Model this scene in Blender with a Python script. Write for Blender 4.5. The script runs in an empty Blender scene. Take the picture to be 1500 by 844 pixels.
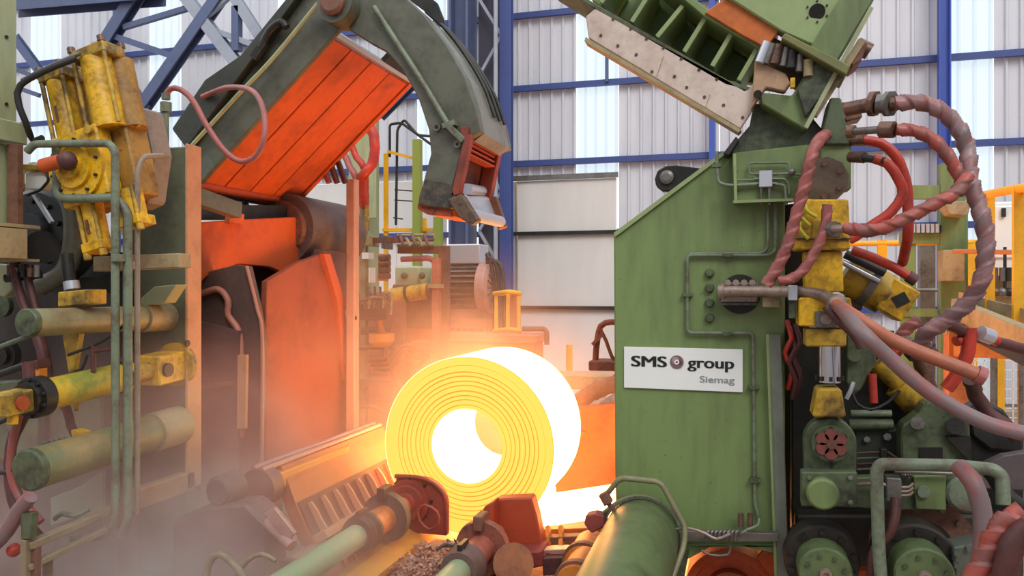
import bpy, math, random
from mathutils import Vector, Matrix
random.seed(7)
SC = bpy.context.scene
COL = SC.collection
# ------------------------------------------------------------------ camera, sky, exposure
F_PX, CAM_H, YAW = 1150.0, 2.8, math.radians(16)
cam_data = bpy.data.cameras.new('camera')
cam_data.sensor_width = 36.0
cam_data.lens = 36.0 * F_PX / 1500.0
cam_data.clip_end = 200
cam = bpy.data.objects.new('camera', cam_data)
cam.location = (0, 0, CAM_H)
cam.rotation_euler = (math.radians(90), 0, YAW)
COL.objects.link(cam)
SC.camera = cam
SC.view_settings.view_transform = 'Standard'
SC.view_settings.look = 'None'
SC.view_settings.gamma = 1.0
SC.view_settings.use_curve_mapping = False
SC.view_settings.exposure = 0.14
SC.cycles.max_bounces = 6
SC.cycles.volume_bounces = 1
SC.cycles.volume_step_rate = 3.0
SC.cycles.caustics_reflective = False
SC.cycles.caustics_refractive = False
SC.cycles.sample_clamp_indirect = 6.0
# overcast daylight: an even bright sky over the open roof of the shed
W = bpy.data.worlds.new('sky')
W.use_nodes = True
bgn = W.node_tree.nodes['Background']
bgn.inputs[0].default_value = (0.93, 0.97, 1.0, 1)
bgn.inputs[1].default_value = 1.3
SC.world = W
sun = bpy.data.lights.new('sun', 'SUN')
sun.energy = 1.3
sun.angle = math.radians(25)
sun.color = (1.0, 0.96, 0.9)
so = bpy.data.objects.new('sun', sun)
so.rotation_euler = (math.radians(48), math.radians(6), math.radians(25))
so.location = (0, -5, 20)
COL.objects.link(so)

# ------------------------------------------------------------------ from a photo pixel to a point on a real plane
CY, SY = math.cos(YAW), math.sin(YAW)
RX, FW = (CY, SY), (-SY, CY)
def ray(px, py):
    k = (px - 750) / F_PX
    return Vector((FW[0] + RX[0]*k, FW[1] + RX[1]*k, (422 - py) / F_PX))
def pv(px, py, v):
    r = ray(px, py); t = v / r.y
    return Vector((r.x*t, v, CAM_H + r.z*t))
def pu(px, py, u):
    r = ray(px, py); t = u / r.x
    return Vector((u, r.y*t, CAM_H + r.z*t))
def sc_at(px, v):                       # metres per pixel on the plane y = v
    return v / ray(px, 422).y / F_PX

# ------------------------------------------------------------------ mesh helper
class MB:
    def __init__(s): s.v = []; s.f = []; s.sm = []; s.mi = []
    def add(s, vs, fs, smooth=False, mi=0):
        b = len(s.v); s.v += [Vector(p) for p in vs]
        for f in fs:
            s.f.append([i + b for i in f]); s.sm.append(smooth); s.mi.append(mi)
        return s
    def box(s, a, b):
        x0, y0, z0 = (min(a[i], b[i]) for i in range(3)); x1, y1, z1 = (max(a[i], b[i]) for i in range(3))
        return s.add([(x0,y0,z0),(x1,y0,z0),(x1,y1,z0),(x0,y1,z0),(x0,y0,z1),(x1,y0,z1),(x1,y1,z1),(x0,y1,z1)],
                     [(0,3,2,1),(4,5,6,7),(0,1,5,4),(1,2,6,5),(2,3,7,6),(3,0,4,7)])
    def obox(s, c, ax, ay, az):         # centre and three half-axis vectors
        c = Vector(c); P = []
        for k in (-1, 1):
            for (i, j) in ((-1,-1),(1,-1),(1,1),(-1,1)): P.append(c + ax*i + ay*j + az*k)
        return s.add(P, [(0,3,2,1),(4,5,6,7),(0,1,5,4),(1,2,6,5),(2,3,7,6),(3,0,4,7)])
    def bar(s, p0, p1, w, h, up=(0,0,1)):
        p0, p1 = Vector(p0), Vector(p1); d = p1 - p0; L = d.length; d.normalize()
        u_ = Vector(up); x = d.cross(u_)
        if x.length < 1e-4: x = d.cross(Vector((1,0,0)))
        x.normalize(); y = x.cross(d)
        return s.obox((p0+p1)/2, x*(w/2), y*(h/2), d*(L/2))
    def ibeam(s, p0, p1, w, h, up=(0,0,1), t=0.03):
        p0, p1 = Vector(p0), Vector(p1); d = (p1-p0).normalized(); x = d.cross(Vector(up))
        if x.length < 1e-4: x = d.cross(Vector((1,0,0)))
        x.normalize(); y = x.cross(d)
        s.bar(p0 + y*(h/2-t/2), p1 + y*(h/2-t/2), w, t, up); s.bar(p0 - y*(h/2-t/2), p1 - y*(h/2-t/2), w, t, up)
        return s.bar(p0, p1, t, h-2*t, up)
    def prism(s, pts, v0, v1, axis='v'):
        A = 0
        for i in range(len(pts)):
            (a, b), (c, d) = pts[i], pts[(i+1) % len(pts)]; A += a*d - c*b
        if A < 0: pts = pts[::-1]
        n = len(pts)
        if v1 < v0: v0, v1 = v1, v0
        if axis == 'v': V = [(u, v0, z) for u, z in pts] + [(u, v1, z) for u, z in pts]
        else:           V = [(v1, v, z) for v, z in pts] + [(v0, v, z) for v, z in pts]
        if axis == 'v':
            F = [list(range(n)), list(range(2*n-1, n-1, -1))] + [(i, i+n, (i+1) % n + n, (i+1) % n) for i in range(n)]
        else:
            F = [list(range(n)), list(range(2*n-1, n-1, -1))] + [(i, i+n, (i+1) % n + n, (i+1) % n) for i in range(n)]
        return s.add(V, F)
    def ppx(s, px, v0, v1):             # outline seen at plane y = v0, given depth to v1
        return s.prism([(p.x, p.z) for p in (pv(a, b, v0) for a, b in px)], v0, v1, 'v')
    def upx(s, px, u0, u1):             # outline seen on plane x = u0, given depth to u1
        return s.prism([(p.y, p.z) for p in (pu(a, b, u0) for a, b in px)], u0, u1, 'u')
    def cyl(s, p0, p1, r0, r1=None, n=20, caps=True):
        p0, p1 = Vector(p0), Vector(p1); r1 = r0 if r1 is None else r1
        d = (p1-p0).normalized(); x = d.orthogonal().normalized(); y = d.cross(x)
        V = []
        for p, r in ((p0, r0), (p1, r1)):
            V += [p + x*(r*math.cos(2*math.pi*i/n)) + y*(r*math.sin(2*math.pi*i/n)) for i in range(n)]
        s.add(V, [(i, (i+1) % n, (i+1) % n + n, i+n) for i in range(n)], True)
        if caps:
            s.add(V[:n], [list(range(n-1, -1, -1))]); s.add(V[n:], [list(range(n))])
        return s
    def lathe(s, p0, d, prof, n=32, smooth=True):   # prof: (along, radius)
        p0 = Vector(p0); d = Vector(d).normalized(); x = d.orthogonal().normalized(); y = d.cross(x); V = []
        for a, r in prof:
            V += [p0 + d*a + x*(r*math.cos(2*math.pi*i/n)) + y*(r*math.sin(2*math.pi*i/n)) for i in range(n)]
        for k in range(len(prof)-1):
            q = V[k*n:(k+2)*n]
            s.add(q, [(i, (i+1) % n, (i+1) % n + n, i+n) for i in range(n)], smooth)
        return s
    def ringplate(s, c, d, r0, r1, t, n=32):        # flat washer
        return s.lathe(c, d, [(0, r1), (t, r1), (t, r0), (0, r0), (0, r1)], n, False)
    def tube(s, pts, r, n=10, step=0.05, wrap=0.0, pitch=0.12, smooth=True, band=0.0):
        P = curve(pts, step) if smooth else [Vector(p) for p in pts]
        d = (P[1]-P[0]).normalized(); x = d.orthogonal().normalized(); V = []; L = 0
        for i, p in enumerate(P):
            t = (P[min(i+1, len(P)-1)] - P[max(i-1, 0)]).normalized()
            x = (x - t*x.dot(t)).normalized(); y = t.cross(x)
            if i: L += (P[i]-P[i-1]).length
            for j in range(n):
                a = 2*math.pi*j/n + (2*math.pi*L/pitch if band else 0); rr = r
                if band: rr = r*(1 + wrap*((2*j/n) % 1.0 - 0.5))
                elif wrap: rr = r*(1 + wrap*(((L/pitch + j/n) % 1.0) - 0.5))
                V.append(p + x*(rr*math.cos(a)) + y*(rr*math.sin(a)))
        m = len(P)
        b0 = len(s.v); s.v += V; L = 0
        for i in range(m-1):
            for j in range(n):
                s.f.append([b0+i*n+j, b0+i*n+(j+1) % n, b0+(i+1)*n+(j+1) % n, b0+(i+1)*n+j]); s.sm.append(True)
                s.mi.append(1 if band and j/n < band else 0)
            L += (P[i+1]-P[i]).length
        s.add(V[:n], [list(range(n-1, -1, -1))]); s.add(V[-n:], [list(range(n))])
        return s
    def pipe(s, pts, r, bend=None, n=10):            # straight runs with rounded elbows
        bend = bend or r*2.5; P = [Vector(p) for p in pts]; Q = [P[0]]
        for i in range(1, len(P)-1):
            a, b, c = P[i-1], P[i], P[i+1]
            e = min(bend, (a-b).length*0.45, (c-b).length*0.45)
            A = b + (a-b).normalized()*e; C = b + (c-b).normalized()*e
            for k in range(6):
                t = k/5; Q.append(A*((1-t)**2) + b*(2*t*(1-t)) + C*(t*t))
        Q.append(P[-1])
        return s.tube(Q, r, n, smooth=False)
    def bolts(s, c, d, R, k, r, h, a0=0.0):
        c = Vector(c); d = Vector(d).normalized(); x = Vector((0,0,1)) if abs(d.z) < .9 else Vector((1,0,0))
        x = (x - d*x.dot(d)).normalized(); y = d.cross(x)
        for i in range(k):
            a = a0 + 2*math.pi*i/k; p = c + x*(R*math.cos(a)) + y*(R*math.sin(a))
            s.cyl(p, p + d*h, r, n=6)
        return s
    def sphere(s, c, r, n=12, m=8, sq=(1,1,1)):
        c = Vector(c); V = []
        for i in range(m+1):
            t = math.pi*i/m
            V += [c + Vector((sq[0]*r*math.sin(t)*math.cos(2*math.pi*j/n), sq[1]*r*math.sin(t)*math.sin(2*math.pi*j/n), sq[2]*r*math.cos(t))) for j in range(n)]
        return s.add(V, [(i*n+j, (i+1)*n+j, (i+1)*n+(j+1) % n, i*n+(j+1) % n) for i in range(m) for j in range(n)], True)
    def mesh(s, name, mats, off, bevel=0.0):
        me = bpy.data.meshes.new(name)
        me.from_pydata([p - off for p in s.v], [], s.f)
        for m in (mats if isinstance(mats, (list, tuple)) else [mats]): me.materials.append(m)
        me.polygons.foreach_set('use_smooth', s.sm); me.polygons.foreach_set('material_index', s.mi)
        me.update()
        return me
    def base(s):
        xs = [p.x for p in s.v]; ys = [p.y for p in s.v]; zs = [p.z for p in s.v]
        return Vector(((min(xs)+max(xs))/2, (min(ys)+max(ys))/2, min(zs)))

def curve(pts, step=0.05):
    P = [Vector(p) for p in pts]; Q = []
    E = [P[0]*2 - P[1]] + P + [P[-1]*2 - P[-2]]
    for i in range(1, len(E)-2):
        a, b, c, d = E[i-1], E[i], E[i+1], E[i+2]
        k = max(2, int((c-b).length/step))
        for j in range(k):
            t = j/k
            Q.append(0.5*((2*b) + (c-a)*t + (2*a-5*b+4*c-d)*t*t + (3*b-a-3*c+d)*t**3))
    Q.append(P[-1]); return Q

def link(o, parent=None, bevel=0.0):
    COL.objects.link(o)
    if parent is not None: o.parent = parent
    if bevel:
        m = o.modifiers.new('edge', 'BEVEL'); m.width = bevel; m.segments = 1; m.limit_method = 'ANGLE'; m.angle_limit = math.radians(40)
    return o
def wloc(o):
    p = Vector((0,0,0))
    while o is not None: p += o.location; o = o.parent
    return p
def tag(o, label, cat, group=None, kind=None):
    o['label'] = label; o['category'] = cat
    if group: o['group'] = group
    if kind: o['kind'] = kind
    return o
def thing(name, label, cat, loc, group=None):
    o = bpy.data.objects.new(name, None); o.empty_display_size = 0.1; o.location = loc
    COL.objects.link(o); return tag(o, label, cat, group)
def part(name, mb, m, parent, bevel=0.0, label=None, stuff=False):
    o = bpy.data.objects.new(name, mb.mesh(name, m, wloc(parent)))
    if label: o['label'] = label
    if stuff: o['kind'] = 'stuff'
    return link(o, parent, bevel)
def solo(name, mb, m, label, cat, group=None, bevel=0.0, kind=None):
    b = mb.base(); o = bpy.data.objects.new(name, mb.mesh(name, m, b)); o.location = b
    link(o, None, bevel); return tag(o, label, cat, group, kind)
def last(t, name):
    return [c for c in t.children if c.name.split('.')[0] == name][-1]
def struct(name, mb, m, bevel=0.0):
    b = mb.base(); o = bpy.data.objects.new(name, mb.mesh(name, m, b)); o.location = b; o['kind'] = 'structure'
    return link(o, None, bevel)

# ------------------------------------------------------------------ materials
def lin(h):
    h = h.lstrip('#'); c = [int(h[i:i+2], 16)/255 for i in (0, 2, 4)]
    return tuple((x/12.92 if x <= .04045 else ((x+.055)/1.055)**2.4) for x in c) + (1,)
def mat(name, col, rough=.5, metal=0., grime=None, amt=.35, scale=3., bump=.0, streak=False, spec=.5):
    m = bpy.data.materials.new(name); m.use_nodes = True; nt = m.node_tree; N, L = nt.nodes, nt.links
    b = N['Principled BSDF']; b.inputs['Roughness'].default_value = rough; b.inputs['Metallic'].default_value = metal
    b.inputs['Specular IOR Level'].default_value = spec
    b.inputs['Base Color'].default_value = lin(col)
    if grime:
        tc = N.new('ShaderNodeTexCoord'); mp = N.new('ShaderNodeMapping'); L.new(tc.outputs['Object'], mp.inputs[0])
        if streak: mp.inputs['Scale'].default_value = (1, 1, .22)
        n1 = N.new('ShaderNodeTexNoise'); n1.inputs['Scale'].default_value = scale; n1.inputs['Detail'].default_value = 6; n1.inputs['Roughness'].default_value = .65
        n2 = N.new('ShaderNodeTexNoise'); n2.inputs['Scale'].default_value = scale*7; n2.inputs['Detail'].default_value = 4
        L.new(mp.outputs[0], n1.inputs[0]); L.new(mp.outputs[0], n2.inputs[0])
        ma = N.new('ShaderNodeMath'); ma.operation = 'MULTIPLY_ADD'; ma.inputs[1].default_value = .35
        L.new(n2.outputs[0], ma.inputs[0]); L.new(n1.outputs[0], ma.inputs[2])
        n3 = N.new('ShaderNodeTexNoise'); n3.inputs['Scale'].default_value = 26; n3.inputs['Detail'].default_value = 2; L.new(tc.outputs['Object'], n3.inputs[0])
        sp = N.new('ShaderNodeMapRange'); sp.inputs[1].default_value = .66; sp.inputs[2].default_value = .74; sp.inputs[4].default_value = min(.8, amt*1.1); L.new(n3.outputs[0], sp.inputs[0])
        r = N.new('ShaderNodeValToRGB'); r.color_ramp.elements[0].position = .60; r.color_ramp.elements[1].position = .88
        r.color_ramp.elements[0].color = (0,0,0,1); r.color_ramp.elements[1].color = (amt*1.5,)*3 + (1,)
        e = r.color_ramp.elements.new(.72); e.color = (amt*.6,)*3 + (1,)
        L.new(ma.outputs[0], r.inputs[0])
        mx = N.new('ShaderNodeMix'); mx.data_type = 'RGBA'; mx.inputs[6].default_value = lin(col); mx.inputs[7].default_value = lin(grime)
        mxx = N.new('ShaderNodeMath'); mxx.operation = 'MAXIMUM'; L.new(r.outputs[0], mxx.inputs[0]); L.new(sp.outputs[0], mxx.inputs[1]); L.new(mxx.outputs[0], mx.inputs[0]); L.new(mx.outputs[2], b.inputs['Base Color'])
        if bump:
            bp = N.new('ShaderNodeBump'); bp.inputs['Strength'].default_value = bump; bp.inputs['Distance'].default_value = .02
            L.new(ma.outputs[0], bp.inputs['Height']); L.new(bp.outputs[0], b.inputs['Normal'])
    return m
def emis(name, col, strength):
    m = bpy.data.materials.new(name); m.use_nodes = True; b = m.node_tree.nodes['Principled BSDF']
    b.inputs['Base Color'].default_value = (.2,.08,.03,1); b.inputs['Emission Color'].default_value = tuple(col) + (1,); b.inputs['Emission Strength'].default_value = strength
    return m
GREEN   = mat('green_paint', '#758b54', .5, 0, '#4d5238', .5, 1.6, .03, True)
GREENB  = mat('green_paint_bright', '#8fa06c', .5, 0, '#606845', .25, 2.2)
GREEND  = mat('green_paint_grimy', '#566246', .5, 0, '#2a2a21', .8, 3)
GREENO  = mat('olive_green_paint', '#626355', .42, 0, '#3c392f', .5, 2, .03)
GREENP  = mat('pale_green_paint', '#a3aa82', .5, 0, '#7c7a5c', .4, 2, 0, True)
GREENPI = mat('pale_green_pipe_paint', '#72806a', .45, 0, '#5a4e40', .7, 5)
YELLOW  = mat('yellow_paint', '#e3b01a', .45, 0, '#5b4218', .6, 4, .04)
YELLOWD = mat('yellow_paint_grimy', '#c09a2c', .5, 0, '#5f4a26', .9, 3, .05)
RAIL    = mat('railing_yellow_paint', '#eeb021', .45, 0, '#b07a1c', .3, 3)
ORANGE  = mat('orange_paint_and_glow', '#c8571f', .6, 0, '#96401f', .6, 1.4, .03)  # orange paint on pins; on the guide plates it stands for coil glow
TAN     = mat('tan_steel', '#a3936f', .55, 0, '#6b5a42', .5, 3)
RUST    = mat('rusty_steel', '#7d5646', .65, .1, '#4b342a', .6, 4, .1)
DARK    = mat('dark_oily_steel', '#33322e', .45, .3, '#1c1b19', .6, 4, .05)
DARKER  = mat('black_oily_steel', '#201f1d', .5, .2, '#3a352e', .5, 3)
GREY    = mat('grey_steel', '#7c7a76', .4, .5, '#5a4b42', .6, 5)
CHROME  = mat('chromed_rod', '#d5d5d8', .15, 1.0)
WEAR    = mat('worn_liner_plate', '#d0bfb4', .5, 0, '#ab9080', .5, 3, .03)
COPPER  = mat('brown_fitting', '#7c5c4e', .45, .4, '#45352c', .6, 9)
MAUVE   = mat('dusty_steel_pipe', '#a08d82', .4, .4, '#6d574b', .6, 6)
HOSER   = mat('red_hose', '#c03a2a', .45, 0, '#7c3026', .5, 7)
BLUEB   = mat('bright_blue_steel_paint', '#3f58ae', .5, 0, '#384c92', .3, 1)
HOSEW   = mat('wrapped_hose', '#8b5a54', .5, 0, '#a5463c', .9, 6)
HOSEG   = mat('grey_wrapped_hose', '#7d6c6e', .5, 0, '#9a4f48', .7, 4)
HOSEP   = mat('dusty_pink_hose', '#a85f5a', .5, 0, '#7c4f4c', .5, 5)
HOSED   = mat('dark_red_hose', '#5a3230', .55, 0, '#3a2422', .6, 6)
BLACK   = mat('black_rubber', '#262525', .5, 0)
BLUE    = mat('blue_steel_paint', '#3a4a86', .5, 0, '#33406f', .3, 1)
BLUED   = mat('dusty_blue_steel_paint', '#525e80', .5, 0, '#424a62', .4, 1)
LATT    = mat('pale_lattice_paint', '#9aa0ae', .5, 0, '#7c8290', .3, 1)
CLAD    = mat('grey_cladding', '#d0d1d8', .45, 0, '#b9bcc6', .5, .5, 0, True)
DOORW   = mat('door_white', '#dcd8d4', .5, 0, '#c9c3bd', .5, .4, 0, True)
CONC    = mat('concrete_floor', '#a58f80', .8, 0, '#7b685c', .6, .8, .05)
PLINTH  = mat('plinth_concrete', '#d8d2cd', .8, 0, '#bdb3aa', .4, .6)
WHITE   = mat('white_paint', '#e8eae8', .45, 0)
INK     = mat('sign_ink_black', '#17191b', .5)
INKG    = mat('sign_ink_grey', '#8b9093', .5)
EMBL    = mat('emblem_plum', '#7a5a60', .5)
SHEETM  = mat('bright_sheet_metal', '#c9cdd6', .3, .6)
SCALE   = mat('mill_scale', '#b38d7c', .7, .1, '#6b4f46', .6, 12, .3)
HOTS    = emis('white_hot_steel', (1.0, .40, .115), 13.5)
HOTF    = emis('yellow_hot_edge', (1.0, .60, .085), 1.14)
HOTL    = emis('cooler_wrap_line', (1.0, .42, .035), .70)
HOTB    = emis('white_hot_bore', (1.0, .55, .2), 7.0)
def skylight():
    m = bpy.data.materials.new('translucent_sheet'); m.use_nodes = True; N, L = m.node_tree.nodes, m.node_tree.links
    N.remove(N['Principled BSDF']); o = N['Material Output']
    d = N.new('ShaderNodeBsdfDiffuse'); d.inputs[0].default_value = (.58,.64,.68,1)
    t = N.new('ShaderNodeBsdfTranslucent'); t.inputs[0].default_value = (.60,.68,.74,1)
    x = N.new('ShaderNodeMixShader'); x.inputs[0].default_value = .62
    e = N.new('ShaderNodeEmission'); e.inputs[0].default_value = (.86,.94,1,1); e.inputs[1].default_value = .22  # added glow standing in for daylight from behind the sheet
    a = N.new('ShaderNodeAddShader')
    L.new(d.outputs[0], x.inputs[1]); L.new(t.outputs[0], x.inputs[2]); L.new(x.outputs[0], a.inputs[0]); L.new(e.outputs[0], a.inputs[1]); L.new(a.outputs[0], o.inputs[0])
    return m
SKYL = skylight()
# ================================================================== THE SETTING
WV = 20.0
def wx(px, v=WV): return pv(px, 422, v).x
f = MB().box((-32, -12, -.3), (16, 22, 0)); struct('floor', f, CONC)
wall = struct('wall_back', MB().box((-32, WV+.12, 0), (16, WV+.30, 2.2)), PLINTH)
PURL = [2.29, 4.23, 6.06, 8.03, 9.94, 11.9, 13.9]
def sheet(u0, u1, z0, z1, m, name, pitch=.30, dep=.06):
    n = max(1, round((u1-u0)/pitch)); P = []
    for i in range(n):
        a = u0 + (u1-u0)*i/n; w = (u1-u0)/n
        P += [(a, WV), (a + w*.70, WV), (a + w*.78, WV-dep), (a + w*.92, WV-dep)]
    P.append((u1, WV))
    mb = MB(); k = len(P)
    mb.add([(x, y, z0) for x, y in P] + [(x, y, z1) for x, y in P], [(i, i+1, i+1+k, i+k) for i in range(k-1)])
    return part(name, mb, m, wall)
light_bands = [(wx(46), wx(89)), (wx(220), wx(265)), (wx(408), wx(447)), (wx(612), wx(654)), (wx(845), wx(906)), (wx(1384), wx(1455))]
edges = [-32.0]
for a, b in light_bands: edges += [a, b]
edges.append(16.0)
dz0, dz1 = wx(250), wx(906)             # stretch of wall with flat white panels low down
for i in range(len(edges)-1):
    a, b = edges[i], edges[i+1]; lightb = i % 2 == 1
    low = 5.75 if (a < dz1-.01 and b > dz0+.01) else 0.2
    for k, (z0, z1) in enumerate([(.2, 5.75), (5.75, 8.03), (8.03, 11.9), (11.9, 14.5)]):
        if k == 0 and low > 1: continue
        n = 1 if lightb else max(1, round((b-a)/2.4))
        for j in range(n):
            c, d = a + (b-a)*j/n, a + (b-a)*(j+1)/n
            sheet(c+.01, d-.01, z0, z1, SKYL if lightb else CLAD, 'daylight_sheet' if lightb else 'cladding_sheet')
# flat white panels under the sheets, left of the door
c0 = wx(655)
for j in range(6):
    a, b = dz0 + (c0-dz0)*j/6, dz0 + (c0-dz0)*(j+1)/6
    part('wall_panel', MB().box((a+.01, WV-.02, 0.2), (b-.01, WV+.05, 5.74)), DOORW, wall)
for z in PURL:                          # purlins, left out across the door
    segs = [(-32, 16)] if z > 6 else [(-32, wx(752)), (wx(905), 16)]
    for a, b in segs:
        part('purlin', MB().bar((a, WV-.13, z), (b, WV-.13, z), .10, .15), BLUE, wall)
part('fixing_rail', MB().box((wx(752), WV-.1, 5.62), (wx(906), WV-.02, 5.75)), GREY, wall)
door = struct('door_1', MB().box((wx(752), WV, 0), (wx(906), WV+.08, .6)), DOORW)
for k, (z0, z1) in enumerate([(.62, 2.26), (2.30, 4.20), (4.26, 5.62)]):
    part('door_panel', MB().box((wx(752)+.08, WV-.02, z0), (wx(906)-.05, WV+.05, z1)), DOORW, door, .02)
for z in (2.29, 4.23):
    part('door_rail', MB().box((wx(752), WV-.14, z-.045), (wx(906), WV-.03, z+.045)), DARK, door)
part('door_guide', MB().box((wx(752), WV-.10, 0), (wx(756), WV+.02, 5.6)), LATT, door)
part('door_cable', MB().tube([(wx(758), WV-.12, 5.6), (wx(759.5), WV-.12, 3.2), (wx(757), WV-.12, .3)], .018, 6), TAN, door)

# steel columns standing before the back wall
c = thing('lattice_column', 'tall blue lattice column with pale diagonal bracing behind the curved arm', 'column', (wx(700,18.3), 18.3, 0))
part('flange', MB().ibeam((wx(678,18.3), 18.3, 0), (wx(678,18.3), 18.3, 14), .7, .5, (1,0,0), .06), BLUED, c)
part('flange', MB().ibeam((wx(742,18.3), 18.3, 0), (wx(742,18.3), 18.3, 14), .28, .24, (0,1,0), .05), BLUE, c)
zz = 0.4
for k in range(14):
    a, b = (wx(702,18.3), wx(735,18.3)) if k % 2 == 0 else (wx(735,18.3), wx(702,18.3))
    part('lattice_bar', MB().bar((a, 18.3, zz), (b, 18.3, zz+.95), .07, .07), LATT, c); zz += .95
part('web_plate', MB().box((wx(702,18.6), 18.55, 0), (wx(736,18.6), 18.6, 14)), mat('dark_plum', '#43404f', .6), c)  # dark sheet closing the gaps behind the lattice bars
part('downpipe', MB().cyl((wx(727,18.0), 17.95, .0), (wx(727,18.0), 17.95, 14), .055, n=8), LATT, c)
c = thing('wall_column', 'bright blue steel column between white daylight sheets on the right', 'column', (wx(1383,19.6), 19.6, 0))
part('shaft', MB().ibeam((wx(1383,19.6), 19.6, 0), (wx(1383,19.6), 19.6, 14), .22, .24, (1,0,0), .03), BLUEB, c)
part('base_plate', MB().box((wx(1374,19.6), 19.45, 0), (wx(1392,19.6), 19.75, .04)), GREY, c)
c = solo('wall_post', MB().bar((wx(1043,19.7), 19.7, .0), (wx(1043,19.7), 19.7, 14), .14, .14), BLUEB, 'slim blue post seen just under the pale liner plate of the raised guide', 'column')
c = solo('wall_stud', MB().bar((wx(889,19.8), 19.8, 8.03), (wx(889,19.8), 19.8, 9.94), .08, .08), BLUED, 'short blue stud between two wall rails beside the pale liner plate', 'stud')
c = solo('wall_post', MB().bar((wx(171,19.7), 19.7, 0), (wx(171,19.7), 19.7, 14), .16, .16), BLUED, 'slim blue post rising behind the yellow twin cylinder', 'column')

# roof and wall bracing at the left
TR = thing('wall_truss', 'blue and pale steel bracing truss under the roof beside the yellow twin cylinder', 'truss', pv(230, 100, 17.5))
def brace(p, q, w, h, m, label, v=17.5, ib=True, cat='beam', name='brace'):
    v = 17.5
    a, b = pv(*p, v), pv(*q, v); mb = MB()
    mb.ibeam(a, b, w, h, (0,1,0), .035) if ib else mb.bar(a, b, w, h, (0,1,0))
    return part(name, mb, m, TR)
brace((222,-42), (142,86), .34, .30, BLUED, 'blue steel diagonal brace just above the yellow twin cylinder')
brace((340,-30), (204,165), .30, .30, BLUED, 'long blue steel diagonal ending above the dusty yellow trunnion housing', 17.6)
brace((262,-18), (362,112), .30, .26, LATT, 'pale grey diagonal beam crossing over the long blue diagonal', 17.2)
brace((335,-18), (392,70), .26, .2, LATT, 'short pale diagonal behind the top of the orange guide', 17.3)
brace((182,40), (282,10), .14, .12, BLUED, 'slim blue strut between the two blue diagonals near the roof', 17.7, False)
brace((170,54), (258,84), .16, .12, BLUED, 'slim blue strut falling to a joint on the long blue diagonal', 17.7, False)
brace((166,78), (216,158), .14, .12, BLUED, 'slim blue strut from the yellow cylinder cap to the foot of the long diagonal', 17.7, False)
brace((298,28), (345,-14), .14, .12, LATT, 'slim pale strut by the crossing of the diagonals', 17.7, False)
brace((318,46), (372,66), .14, .12, LATT, 'slim pale strut from the pale diagonal towards the guide', 17.7, False)
brace((20,52), (60,106), .22, .2, BLUED, 'blue diagonal between the pale green pillar and the yellow cylinder', 17.5)
brace((18,100), (62,116), .12, .1, BLUED, 'slim lower blue strut beside the pale green pillar', 17.7, False)
brace((18,126), (58,140), .12, .1, BLUED, 'slim blue strut behind the bent black hose', 17.7, False)
brace((632,92), (555,170), .26, .24, BLUED, 'blue diagonal seen through the opening under the curved arm', 17.5)
brace((548,122), (580,138), .12, .1, BLUED, 'slim strut meeting the blue diagonal under the curved arm', 17.7, False)
brace((347,10), (347,75), .2, .2, BLUED, 'short dark blue hanger above the orange guide', 17.8, False)
brace((15,8), (232,-10), .5, .6, BLUED, 'deep dusty blue roof beam at the top of the picture', 17.4)
brace((800,-6), (801,2), .05, .05, BLUED, 'end of a blue rail at the top of the wall', 19.5, False) if False else None
brace((640,12), (634,70), .10, .10, BLUED, 'thin blue rod beside the lattice column', 17.9, False)

# ------------------------------------------------------------------ right background: platform, frame, railings
def post(mb, px, y0, y1, v, w): mb.bar(pv(px, y0, v), pv(px, y1, v), w, w, (0,1,0)); return mb
g = thing('pipe_rack', 'green steel frame holding pipework behind the hanging hoses', 'frame', pv(1345, 600, 11.0))
for a, b, w in (((1330,268),(1330,480),.0),((1394,240),(1394,745),.28),((1318,282),(1400,282),.17),((1318,348),(1400,348),.16),((1405,310),(1405,470),.16)):
    if w: part('frame_member', MB().bar(pv(*a, 11.0 if a[0] < 1400 else 11.12), pv(*b, 11.0 if a[0] < 1400 else 11.12), w, .16 if a[0] == b[0] else .12, (0,1,0)), GREEN, g)
part('frame_member', MB().bar(pv(1330, 350, 11.05), pv(1330, 745, 11.05), .16, .14, (0,1,0)), GREEN, g)
part('frame_member', MB().bar(pv(1318, 458, 11.0), pv(1372, 458, 11.0), .1, .1, (0,1,0)), GREEN, g)
part('pipe_bank', MB().bar(pv(1336, 336, 10.9), pv(1378, 336, 10.9), .10, .06, (0,1,0)), DARK, g)
mb = MB()
for i in range(6): mb.cyl(pv(1338+i*7, 341, 10.85), pv(1338+i*7, 328, 10.85), .025, n=8)
part('valves', mb, SHEETM, last(g,'pipe_bank'), stuff=True)
solo('junction_box', MB().box(pv(1382,366,10.6), pv(1404,412,10.9)), TAN, 'tan steel junction box on the green frame behind the grey hose', 'box', bevel=.01)
solo('lamp_bracket', MB().ppx([(1382,296),(1424,294),(1418,316),(1392,314)], 10.6, 10.95), TAN, 'tan sheet metal hood below the crossing of the wrapped hoses', 'hood', bevel=.01)
solo('concrete_post', MB().bar(pv(1357, 350, 13), pv(1357, 705, 13), .2, .2, (0,1,0)), GREY, 'grey post behind the small tilted yellow cylinder', 'post')
k = thing('control_cabinet', 'white control cabinet behind the yellow guard rail', 'cabinet', pv(1482, 480, 10.0))
part('body', MB().box(pv(1452,296,10.0), pv(1520,455,10.5)), WHITE, k, .02)
part('door', MB().box(pv(1456,302,9.97), pv(1498,378,10.0)), WHITE, k, .01)
part('handle', MB().box(pv(1468,305,9.93), pv(1472,318,9.97)), DARK, last(k,'door'))
for px in (1456, 1512): part('stand', MB().bar(pv(px,450,10.3), Vector((pv(px,450,10.3).x,10.3,0)), .06, .06, (0,1,0)), GREY, k)
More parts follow.
